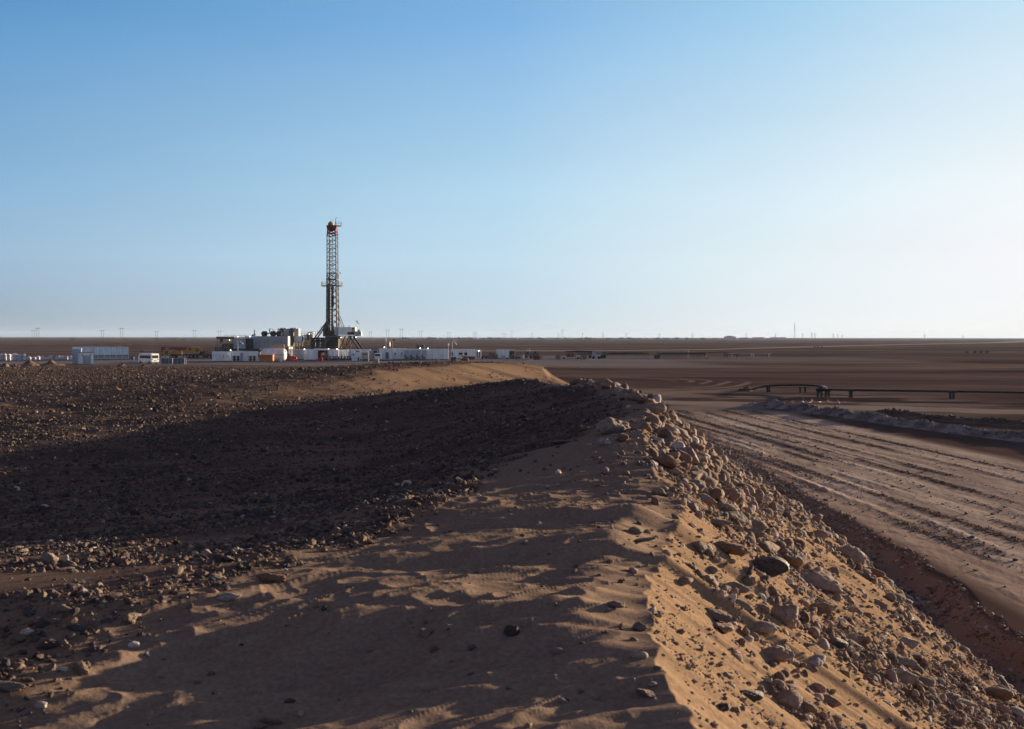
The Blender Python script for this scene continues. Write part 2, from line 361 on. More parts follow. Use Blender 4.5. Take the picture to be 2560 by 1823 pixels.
def build_ground():
    th = ring_angles()
    rad = np.concatenate([[0.6, 1.2, 1.8], np.geomspace(2.2, 3.2, 14)[:-1], np.geomspace(3.2, 190, 1010)[:-1], np.geomspace(190, 1500, 170)[:-1], np.geomspace(1500, 12000, 60)])
    T, Rr = np.meshgrid(th, rad)
    X = (Rr * np.sin(T)).ravel(); Y = (Rr * np.cos(T)).ravel()
    Z, m = terrain(X, Y, True)
    nr, nc = len(rad), len(th)
    # -------- base colours (albedo) by what the ground is made of
    def c(r, g, b): return np.array([r, g, b], dtype=np.float32)
    SAND, SAND2 = c(.250, .165, .105), c(.222, .145, .098)
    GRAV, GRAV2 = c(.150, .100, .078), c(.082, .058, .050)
    ROAD, ROAD2, RUT = c(.53, .40, .305), c(.34, .25, .195), c(.125, .08, .062)
    BANK = c(.27, .180, .135)
    PLAIN, PLAIN2 = c(.125, .080, .066), c(.085, .055, .048)
    PALE = c(.30, .23, .19)
    def mix(a, b, f): return a * (1 - f[:, None]) + b * f[:, None]
    n1 = fbm(X * 0.02, Y * 0.06, 101, 4); n2 = fbm(X * 0.35, Y * 0.5, 102, 4)
    col = mix(PLAIN, PLAIN2, np.clip(0.5 + 1.2 * n1, 0, 1))
    # streaks on the far plain run across the line of sight
    st = vn(X * 0.004, Y * 0.035, 103) * sstep(90, 250, m['r2'])
    col = mix(col, c(.19, .13, .10), np.clip(st - 0.2, 0, 1) * 1.0)
    st2 = fbm(X * 0.012, Y * 0.06, 109, 5) * sstep(60, 120, m['r2']); col = mix(col, c(.05, .033, .03), np.clip(st2 * 1.6, 0, .6)); col = mix(col, c(.17, .12, .10), np.clip(-st2 * 1.3 - .1, 0, .5))
    st3 = fbm(X * 0.06, Y * 0.22, 116, 4) * sstep(50, 120, m['r2']); col = col * (1 + 0.55 * np.clip(st3, -.6, .8))[:, None]
    far = sstep(300, 1500, m['r2'])
    col = mix(col, c(.14, .092, .075), np.clip(0.4 + vn(X * 0.0015, Y * 0.006, 104), 0, 1) * far * 0.7)
    # right of the berm: disturbed ground, pale crossing track
    tk = np.abs((Y - 106) + (X - 18) * 0.42) ; wtk = 4.2
    track = (1 - sstep(wtk - 1.2, wtk, tk + 0.7 * vn(X * .3, Y * .3, 105))) * sstep(13, 17, X) * (1 - sstep(100, 140, X))
    spill = (1 - sstep(20, 34, np.hypot((X - 16) * 0.8, (Y - 110)))) * sstep(-0.1, 0.35, fbm(X * 0.15, Y * 0.3, 106, 4) + 0.15)
    col = mix(col, PALE, np.clip(track * 0.75 + spill * 0.55, 0, 0.9))
    # churned arcs left by turning lorries
    arc = np.abs(np.hypot(X - 6, Y - 150) - 26 - 3 * vn(X * .2, Y * .2, 107)); arcs = (np.sin(np.hypot(X - 2, Y - 160) * 2.2 + 2 * vn(X * .1, Y * .1, 108)) > 0.55) * (1 - sstep(0, 7, arc)) * sstep(8, 14, X)
    col = mix(col, c(.34, .26, .18), arcs.astype(np.float64) * 0.5)
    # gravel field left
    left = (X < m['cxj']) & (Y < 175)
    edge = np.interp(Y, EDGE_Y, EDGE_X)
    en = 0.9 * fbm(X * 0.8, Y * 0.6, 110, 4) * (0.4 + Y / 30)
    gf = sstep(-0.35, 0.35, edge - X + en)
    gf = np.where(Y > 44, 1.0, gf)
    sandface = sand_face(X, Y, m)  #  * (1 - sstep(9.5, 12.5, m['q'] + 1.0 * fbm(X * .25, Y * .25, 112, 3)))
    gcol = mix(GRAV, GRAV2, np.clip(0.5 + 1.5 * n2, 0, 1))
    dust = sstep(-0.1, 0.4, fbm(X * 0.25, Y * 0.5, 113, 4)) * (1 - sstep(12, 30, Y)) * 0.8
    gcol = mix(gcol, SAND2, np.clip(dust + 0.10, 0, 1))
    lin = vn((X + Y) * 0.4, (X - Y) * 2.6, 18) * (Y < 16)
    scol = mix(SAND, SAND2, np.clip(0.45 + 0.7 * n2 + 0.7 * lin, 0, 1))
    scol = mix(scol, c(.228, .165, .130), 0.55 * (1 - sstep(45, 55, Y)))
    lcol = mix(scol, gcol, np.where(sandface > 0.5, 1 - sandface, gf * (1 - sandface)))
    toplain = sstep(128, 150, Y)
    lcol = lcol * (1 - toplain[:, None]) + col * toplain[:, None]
    # right slope
    rub = rubble_mask(X, Y, m['tr'])
    rub = np.maximum(rub, sstep(10, 14, Y) * (1 - sstep(0.1, 0.55, m['tr'] + 0.2 * n2)) * 0.8)
    rub = rub * (0.75 + 0.25 * np.clip(n2 * 3, -1, 1))
    rcol = mix(SAND * 1.0, c(.165, .108, .080), rub)
    rcol = mix(rcol, BANK, sstep(0.93, 1.0, m['tr']))
    rcol = mix(rcol, GRAV2, sstep(80, 88, Y) * np.clip(.9 + n2 * 2, 0, 1))
    bcol = mix(BANK, c(.22, .138, .10), np.clip(.5 + n2, 0, 1))
    un = m['ru']
    str_ = vn(un * 1.1, Y * 0.02, 131); str2 = vn(un * 4.5, Y * 0.09, 132); str3 = vn(un * 13, Y * 0.5, 133)
    road = mix(ROAD, ROAD2, np.clip(0.5 + 0.6 * str_ + 0.4 * str2 + 0.3 * str3 + 0.7 * fbm(X * .5, Y * .22, 137, 4), 0, 1))
    rutm = 0
    for uc, wd in [(14.7, .5), (15.3, .3), (16.6, .35), (18.1, .3), (20.0, .4), (21.7, .3), (23.4, .3), (25.6, .4), (27.3, .3)]:
        uu = un - uc - 0.6 * vn(Y * 0.03 + uc, Y * 0, 58)
        rutm = rutm + np.exp(-(uu / wd) ** 2) * np.clip(0.35 + 0.9 * vn(Y * 0.17, Y * 0 + uc, 134) + 0.5 * vn(un * 5, Y * 1.2, 136), 0, 1.2)
    road = mix(road, RUT, np.clip(rutm * 1.25, 0, 0.85))
    road = mix(road, BANK * 1.1, (1 - sstep(13.2, 16.5, X + 1.6 * vn(X * .4, Y * .2, 135))) * 0.6)
    onr = m['on_road']
    right_col = mix(col, road, onr)
    right_col = mix(right_col, bcol, (1 - sstep(0.75, 1.0, m['bt'])) * (1 - sstep(75, 95, Y)) * (X < 18))
    in_slope = (X > m['cxj']) & (X <= m['toe']) & (Y < 140)
    out = np.where(in_slope[:, None], rcol, right_col)
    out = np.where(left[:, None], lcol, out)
    # the levelled pad of the drilling site
    pad = sstep(-225, -205, X) * (1 - sstep(40, 62, X)) * sstep(230, 240, Y + 0.05 * X + 4 * vn(X * .06, Y * .06, 142)) * (1 - sstep(-8, 8, Y - 303 - 62 * sstep(-150, -115, X) + 6 * vn(X * .04, Y * .04, 143)))
    pad = np.maximum(pad, sstep(20, 50, X) * (1 - sstep(110, 135, X)) * sstep(264, 280, Y + 8 * vn(X * .05, Y * .05, 144)) * (1 - sstep(345, 365, Y)) * .55)
    out = mix(out, c(.22, .185, .175) * (1 + 0.25 * vn(X * .05, Y * .3, 141)[:, None]), pad * 0.85)
    # pale track that winds across the plain
    tx = [-60, 0, 60, 110, 200, 330, 620, 1200, 3000]; ty = [470, 500, 520, 560, 700, 900, 1300, 2300, 5200]
    td = np.abs(Y - np.interp(X, tx, ty)) / np.sqrt(1 + np.gradient(np.interp(np.linspace(-60, 3000, 2), tx, ty))[0] * 0)
    tw = np.clip(m['r2'] * 0.028, 6, 90)
    out = mix(out, c(.40, .31, .24), (1 - sstep(tw * 0.6, tw, td)) * (X > -40) * (X < 3000) * 0.75)
    # -------- split the one sheet into its named grounds
    idx = np.arange(nr * nc).reshape(nr, nc)
    nxt = np.roll(idx, -1, axis=1)
    F = np.stack([idx[:-1], nxt[:-1], nxt[1:], idx[1:]], -1).reshape(-1, 4)
    F = F[:, ::-1]
    fx = X[F[:, 0]]; fy = Y[F[:, 0]]
    fc = m['cxj'][F[:, 0]]; ft = m['toe'][F[:, 0]]; fon = onr[F[:, 0]]
    reg = np.zeros(len(F), dtype=np.int8)                               # 0 plain
    reg[(fx < fc) & (fy < 140)] = 1                                     # stony ground left of the berm
    fe = gf[F[:, 0]]
    berm = ((fx >= fc) & (fx <= ft) & (fy < 140)) | ((fx < fc) & (fe < 0.5) & (fy < 48)) | ((sandface[F[:, 0]] > 0.5) & (fx < fc))
    reg[berm] = 2
    reg[(fon > 0.5) & (fx > ft)] = 3
    names = ['ground', 'gravel_ground', 'sand_terrain', 'road']
    labels = ['flat dark brown desert plain reaching the horizon', 'dark stony ground left of the sand berm',
              'wind-blown sand berm with a sharp crest running away from the viewer', 'wide rutted dirt road right of the sand berm']
    V = np.stack([X, Y, Z], 1)
    for k in range(4):
        f = F[reg == k]
        used = np.zeros(len(V), dtype=bool); used[f.ravel()] = True
        remap = np.cumsum(used) - 1
        o = mesh_np(names[k], V[used], remap[f], M_EARTH, out[used], smooth=True)
        tag(o, labels[k], kind='structure')
    # close the middle under the camera
    return V, out

build_ground()
# ------------------------------------------------------------------ stones
def ico(sub):
    t = (1 + 5 ** 0.5) / 2
    V = [(-1, t, 0), (1, t, 0), (-1, -t, 0), (1, -t, 0), (0, -1, t), (0, 1, t), (0, -1, -t), (0, 1, -t), (t, 0, -1), (t, 0, 1), (-t, 0, -1), (-t, 0, 1)]
    F = [(0, 11, 5), (0, 5, 1), (0, 1, 7), (0, 7, 10), (0, 10, 11), (1, 5, 9), (5, 11, 4), (11, 10, 2), (10, 7, 6), (7, 1, 8),
         (3, 9, 4), (3, 4, 2), (3, 2, 6), (3, 6, 8), (3, 8, 9), (4, 9, 5), (2, 4, 11), (6, 2, 10), (8, 6, 7), (9, 8, 1)]
    V = [np.array(v) / np.linalg.norm(v) for v in V]
    for _ in range(sub):
        cache = {}; G = []
        def mid(a, b):
            k = (min(a, b), max(a, b))
            if k not in cache:
                m = V[a] + V[b]; V.append(m / np.linalg.norm(m)); cache[k] = len(V) - 1
            return cache[k]
        for a, b, c in F:
            ab, bc, ca = mid(a, b), mid(b, c), mid(c, a)
            G += [(a, ab, ca), (b, bc, ab), (c, ca, bc), (ab, bc, ca)]
        F = G
    return np.array(V), np.array(F)

ICO = [ico(k) for k in range(5)]

def rock_shape(rng, sub, kind='cut'):
    """unit stone: kind 'cut' angular, 'round' worn, 'knob' lumpy conglomerate"""
    D, F = ICO[sub]
    n = rng.normal(size=(9 if kind == 'cut' else 7, 3)); n /= np.linalg.norm(n, axis=1)[:, None]
    dist = rng.uniform(0.55, 0.95, len(n)) if kind == 'cut' else rng.uniform(0.75, 1.0, len(n))
    dots = np.maximum(D @ n.T, 1e-3)
    rr = dist[None, :] / dots
    p = 30 if kind == 'cut' else 6
    r = (np.minimum(rr, 3) ** -p).sum(1) ** (-1 / p)
    r = np.minimum(r, 1.15)
    if kind == 'knob':
        k = rng.normal(size=(46, 3)); k /= np.linalg.norm(k, axis=1)[:, None]
        amp = rng.uniform(0.04, 0.22, 46); sh = rng.uniform(14, 60, 46)
        r = r * 0.85 + (amp[None] * np.exp(sh[None] * (D @ k.T - 1))).max(1)
    if sub >= 2:
        q = D * 3.1 + rng.uniform(-50, 50, 3)
        r = r + 0.045 * fbm(q[:, 0] * 3.3 - q[:, 2] * 2.9, q[:, 1] * 3.1 + q[:, 2] * 3.7, int(rng.integers(1000)), 2) + 0.07 * fbm(q[:, 0] + 1.7 * q[:, 2], q[:, 1] - 0.9 * q[:, 2], int(rng.integers(1000)), 3 if sub > 2 else 2)
    else:
        r = r * rng.uniform(0.88, 1.1, len(r))
    V = D * r[:, None] * rng.uniform([0.8, 0.6, 0.42], [1.25, 0.95, 0.8])[None]
    return V / np.abs(V).max(), F

RNG = np.random.default_rng(7)
SMALL = [rock_shape(RNG, 0) for _ in range(24)]
MID = [rock_shape(RNG, 1) for _ in range(24)]
MID2 = [rock_shape(RNG, 2, k) for k in ('cut', 'cut', 'round', 'knob') for _ in range(6)]

def euler_mats(n, rng, tilt=0.5):
    a = rng.uniform(0, 2 * np.pi, n); b = rng.normal(0, tilt, n); c = rng.normal(0, tilt, n)
    ca, sa, cb, sb, cc, sc = np.cos(a), np.sin(a), np.cos(b), np.sin(b), np.cos(c), np.sin(c)
    M = np.empty((n, 3, 3))
    M[:, 0, 0] = ca * cb; M[:, 0, 1] = ca * sb * sc - sa * cc; M[:, 0, 2] = ca * sb * cc + sa * sc
    M[:, 1, 0] = sa * cb; M[:, 1, 1] = sa * sb * sc + ca * cc; M[:, 1, 2] = sa * sb * cc - ca * sc
    M[:, 2, 0] = -sb; M[:, 2, 1] = cb * sc; M[:, 2, 2] = cb * cc
    return M

def merge_stones(name, shapes, P, S, C, rng, label, mat, tilt=0.5, smooth=False):
    """many stones nobody could count, as one mesh: P positions, S half sizes, C colours"""
    n = len(P); var = rng.integers(0, len(shapes), n)
    M = euler_mats(n, rng, tilt)
    Vs, Fs, Cs = [], [], []; off = 0
    for k, (v, f) in enumerate(shapes):
        i = np.nonzero(var == k)[0]
        if not len(i):
            continue
        W = np.einsum('nij,vj->nvi', M[i], v) * S[i, None, None] + P[i, None, :]
        Vs.append(W.reshape(-1, 3)); Cs.append(np.repeat(C[i], len(v), 0))
        Fs.append((f[None] + (np.arange(len(i)) * len(v))[:, None, None]).reshape(-1, 3) + off)
        off += len(i) * len(v)
    o = mesh_np(name, np.concatenate(Vs), np.concatenate(Fs), mat, np.concatenate(Cs), smooth)
    return tag(o, label, kind='stuff')

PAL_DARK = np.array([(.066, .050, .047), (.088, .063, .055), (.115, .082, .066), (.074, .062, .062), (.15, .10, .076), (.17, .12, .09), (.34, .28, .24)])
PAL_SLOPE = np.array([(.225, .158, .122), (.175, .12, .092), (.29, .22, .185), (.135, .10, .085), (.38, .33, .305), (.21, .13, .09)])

def pick(pal, w, n, rng):
    w = np.array(w, float); c = pal[rng.choice(len(pal), n, p=w / w.sum())]
    return c * rng.uniform(0.75, 1.25, (n, 1)) * rng.uniform(0.95, 1.05, (n, 3))

def wedge(n, y0, y1, rng, half=0.54, power=1.0):
    """random points in the part of the ground that the view takes in, denser near"""
    u = rng.uniform(0, 1, n)
    y = (y0 ** power + u * (y1 ** power - y0 ** power)) ** (1 / power)
    return rng.uniform(-half, half, n) * y * 1.02 + rng.uniform(-1, 1, n), y

def gravel_field():
    rng = np.random.default_rng(11)
    for name, y0, y1, n, smed, ssig, shapes, pw, lab in [
        ('near_gravel', 4.6, 15, 80000, 0.0130, 0.66, MID, 1.7, 'loose brown and buff gravel in the lower left foreground'),
        ('gravel', 13.5, 48, 96000, 0.025, 0.62, SMALL, 1.7, 'dense dark gravel covering the shaded hollow left of the berm'),
        ('far_gravel', 46, 118, 62000, 0.058, 0.42, SMALL, 1.6, 'brown gravel on the plateau in front of the drilling site')]:
        x, y = wedge(n, y0, y1, rng, power=pw)
        z, m = terrain(x, y, True)
        edge = np.interp(y, EDGE_Y, EDGE_X)
        en = 0.9 * fbm(x * 0.8, y * 0.6, 110, 4) * (0.4 + y / 30)
        left = (x < m['cxj'] - 0.2) | ((y > 84) & (x < m['cxj'] + 7))
        d = edge - x + en
        clump = fbm(x * 0.55, y * 0.9, 201, 3)
        if y1 < 20:
            pan = fbm(x * 0.33 + 4, y * 0.6, 203, 3)
            prob = sstep(-0.2, 0.2, d) * np.maximum(0.06 + 0.94 * sstep(-0.2, 0.15, clump + 0.5 * pan), 0.6 * (y < 7.4)) + 0.012
        elif y1 < 50:
            prob = sstep(-0.4, 0.4, d) * (0.45 + 0.55 * sstep(-0.3, 0.3, clump)) + 0.01 * (y < 30)
            band = np.exp(-((y - (11.5 - 0.35 * (x + 3))) / 1.4) ** 2)                # a strip of bare sand at the foot of the drop
            prob = prob * (1 - 0.6 * band * (x < -3))
        else:
            sandface = sand_face(x, y, m)
            prob = (1 - (0.97 - 0.25 * sstep(0.05, 0.35, clump)) * sandface) * (0.6 + 0.4 * sstep(-0.3, 0.3, clump))
        ok = left & (rng.uniform(0, 1, n) < prob)
        x, y, z = x[ok], y[ok], z[ok]; k = len(x)
        s = smed * np.exp(rng.normal(0, ssig, k)) * (1 + 0.4 * clump[ok])
        s = np.clip(s, 0.006, smed * 5)
        if y1 < 20:
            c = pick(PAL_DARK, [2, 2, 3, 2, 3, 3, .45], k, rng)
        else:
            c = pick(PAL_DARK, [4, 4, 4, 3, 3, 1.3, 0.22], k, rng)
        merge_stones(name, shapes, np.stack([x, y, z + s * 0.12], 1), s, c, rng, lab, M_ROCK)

gravel_field()

def slope_gravel():
    rng = np.random.default_rng(12)
    n = 230000
    y = (4.0 ** 1.5 + rng.uniform(0, 1, n) * (75 ** 1.5 - 4.0 ** 1.5)) ** (1 / 1.5)
    cx, _ = crest_xz(y)
    u = rng.uniform(0, 1, n)
    x = cx + (13.4 - cx) * u ** 0.8 + rng.normal(0, 0.2, n)
    z, m = terrain(x, y, True)
    prob = 0.07 + 0.75 * rubble_mask(x, y, m['tr'])
    prob = np.maximum(prob, sstep(9, 14, y) * (1 - sstep(0.15, 0.6, m['tr'])) * 0.9)
    prob = prob * (x > m['cxj'] - 0.05) * (x < m['toe'] + 1.4) * (0.35 + 0.65 * (x < m['toe'] + 0.2))
    ok = (rng.uniform(0, 1, n) < prob) & (np.abs(x) < 0.6 * y + 1.5)
    x, y, z = x[ok], y[ok], z[ok]; k = len(x)
    s = np.clip(0.017 * (1 + y * 0.035) * np.exp(rng.normal(0, 0.55, k)), 0.007, 0.10)
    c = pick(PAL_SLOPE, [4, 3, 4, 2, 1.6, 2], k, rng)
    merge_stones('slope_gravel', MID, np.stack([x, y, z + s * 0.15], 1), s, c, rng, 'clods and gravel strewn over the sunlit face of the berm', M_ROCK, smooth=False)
    # sparse grit on the shaded sand apron, the road edge and the plain
    n = 9000
    x, y = wedge(n, 4.2, 60, rng, power=1.2)
    z, m = terrain(x, y, True)
    ok = (x < m['cxj'] - 0.05) & (x > np.interp(y, EDGE_Y, EDGE_X)) & (rng.uniform(0, 1, n) < 0.16 + 0.8 * np.exp(-(m['dl'] / 0.55) ** 2))
    ok |= (x > m['toe'] + 1.2) & (x < 60) & (rng.uniform(0, 1, n) < 0.07 + 0.85 * (x > 31))
    x, y, z = x[ok], y[ok], z[ok]; k = len(x)
    s = np.clip(0.013 * (1 + y * 0.05) * np.exp(rng.normal(0, 0.5, k)), 0.006, 0.14)
    c = pick(PAL_SLOPE, [3, 3, 2, 3, 2, 1], k, rng)
    merge_stones('scattered_grit', MID, np.stack([x, y, z + s * 0.15], 1), s, c, rng, 'sparse grit lying on wind-blown sand and road', M_ROCK)

slope_gravel()

def road_crumbs():
    """dark crumbs of earth thrown up along the wheel ruts, and a thin scatter over the road"""
    rng = np.random.default_rng(16); n = 52000
    y = (14 ** .8 + rng.uniform(0, 1, n) * (95 ** .8 - 14 ** .8)) ** 1.25
    uc = np.array([14.7, 15.3, 16.6, 18.1, 20.0, 21.7, 23.4, 25.6, 27.3])[rng.choice(9, n, p=[.2, .15, .12, .09, .12, .08, .08, .09, .07])]
    ru = uc + 0.6 * vn(y * 0.03 + uc, y * 0, 58) + rng.normal(0, .16, n) + (rng.uniform(0, 1, n) < .12) * rng.normal(0, 3, n)
    keep = rng.uniform(0, 1, n) < np.clip(0.35 + 0.9 * vn(y * 0.17, y * 0 + uc, 134), .05, 1)
    u = ru - 0.25 * vn(y * 0.05, y * 0, 51); x = u - 0.09 * (y - 40)
    keep &= (x > 13.8) & (u < 29.5) & (x < .58 * y)
    x, y = x[keep], y[keep]; k = len(x)
    s = np.clip(0.020 * (1 + y * .012) * np.exp(rng.normal(0, .5, k)), .008, .09)
    merge_stones('road_crumbs', SMALL, np.stack([x, y, terrain(x, y) + s * .1], 1), s, pick(np.array([(.13, .085, .065), (.18, .12, .09), (.26, .19, .15)]), [3, 3, 1], k, rng), rng, 'crumbs of dark earth along the wheel ruts of the dirt road', M_ROCK)

road_crumbs()

def slope_grit():
    rng = np.random.default_rng(15)
    n = 150000
    y = (4.0 ** 1.4 + rng.uniform(0, 1, n) * (15 ** 1.4 - 4.0 ** 1.4)) ** (1 / 1.4)
    cx, _ = crest_xz(y)
    x = cx + (8 - cx) * rng.uniform(0, 1, n) ** 1.1
    z, m = terrain(x, y, True)
    sp = sstep(-0.1, 0.5, fbm(x * 1.6, y * 1.6, 205, 3))
    ok = (rng.uniform(0, 1, n) < 0.05 + 0.3 * sp + 0.65 * rubble_mask(x, y, m['tr'])) & (x > m['cxj'] - 0.1) & (x < 0.56 * y + .3)
    x, y, z = x[ok], y[ok], z[ok]; k = len(x)
    s = np.clip(0.0085 * np.exp(rng.normal(0, 0.55, k)), 0.003, 0.035)
    merge_stones('slope_grit', SMALL, np.stack([x, y, z + s * 0.2], 1), s, pick(PAL_SLOPE, [4, 4, 2, 3, 1, 2], k, rng), rng, 'fine grit and crumbs on the near part of the sunlit sand face', M_ROCK)

slope_grit()

# ---- stones one can tell apart
def rock_mat(name, col, col2, rough=0.9):
    m = bpy.data.materials.new(name); m.use_nodes = True
    nt = m.node_tree; b = nt.nodes['Principled BSDF']
    b.inputs['Roughness'].default_value = rough; b.inputs['Specular IOR Level'].default_value = 0.25
    tc = nt.nodes.new('ShaderNodeTexCoord')
    nz = nt.nodes.new('ShaderNodeTexNoise'); nz.inputs['Scale'].default_value = 2.6; nz.inputs['Detail'].default_value = 8; nz.inputs['Roughness'].default_value = 0.65
    nt.links.new(tc.outputs['Object'], nz.inputs['Vector'])
    rp = nt.nodes.new('ShaderNodeValToRGB'); rp.color_ramp.elements[0].position = 0.36; rp.color_ramp.elements[1].position = 0.64
    rp.color_ramp.elements[0].color = (*col, 1); rp.color_ramp.elements[1].color = (*col2, 1)
    nt.links.new(nz.outputs['Fac'], rp.inputs['Fac']); nt.links.new(rp.outputs['Color'], b.inputs['Base Color'])
    bp = nt.nodes.new('ShaderNodeBump'); bp.inputs['Strength'].default_value = 0.6; bp.inputs['Distance'].default_value = 0.05
    nt.links.new(nz.outputs['Fac'], bp.inputs['Height']); nt.links.new(bp.outputs['Normal'], b.inputs['Normal'])
    return m

ROCKMATS = {
    'brown': rock_mat('brown_rock', (.16, .105, .078), (.26, .18, .135)),
    'grey': rock_mat('grey_rock', (.12, .096, .086), (.22, .175, .15)),
    'pinkish': rock_mat('pinkish_rock', (.20, .142, .115), (.31, .235, .195)),
    'chalky white': rock_mat('white_rock', (.24, .195, .175), (.40, .355, .335)),
    'reddish': rock_mat('reddish_rock', (.12, .058, .036), (.21, .115, .072)),
    'black': rock_mat('black_rock', (.028, .024, .025), (.055, .046, .044), 0.6),
}
for _m in ROCKMATS.values(): add_dust(_m)
_rk = {}
def rock_data(colour, kind, var, sub):
    key = (colour, kind, var, sub)
    if key not in _rk:
        rng = np.random.default_rng(abs(hash((kind, var, sub)) if False else (var * 31 + sub * 7 + len(kind) * 101)))
        V, F = rock_shape(rng, sub, kind)
        me = bpy.data.meshes.new(colour.replace(' ', '_') + '_stone')
        me.from_pydata([tuple(v) for v in V], [], [tuple(int(q) for q in f) for f in F])
        me.polygons.foreach_set('use_smooth', [kind != 'cut'] * len(F))
        me.materials.append(ROCKMATS[colour]); me.update()
        _rk[key] = me
    return _rk[key]

def put_rock(name, colour, kind, var, x, y, s, label, cat, group=None, sub=3, rot=None, scale=(1, 1, 1), sink=0.2, z=None):
    o = bpy.data.objects.new(name, rock_data(colour, kind, var, sub)); link(o)
    zz_ = gz(x, y) if z is None else z
    sc = (s * scale[0], s * scale[1], s * scale[2])
    o.location = (x, y, zz_ + s * scale[2] * (0.45 - sink))
    o.scale = sc; o.rotation_euler = rot or (0, 0, 0)
    return tag(o, label, cat, group)

def ray(px, py):
    """unit direction of the view ray through a pixel of the 2560 x 1823 photograph"""
    v = Vector(((px - 1280) / 2488.9, 1.0, -(py - 911.5) / 2488.9))
    c_, s_ = math.cos(PITCH), math.sin(PITCH)
    return Vector((v.x, v.y * c_ + v.z * s_, -v.y * s_ + v.z * c_)).normalized()

def hit(px, py):
    """where that ray meets the ground"""
    d = ray(px, py)
    t = np.geomspace(3, 400, 4000)
    X, Y, Z = d.x * t, d.y * t, CAM_Z + d.z * t
    g = terrain(X, Y)
    k = np.argmax(Z < g)
    return float(X[k]), float(Y[k])

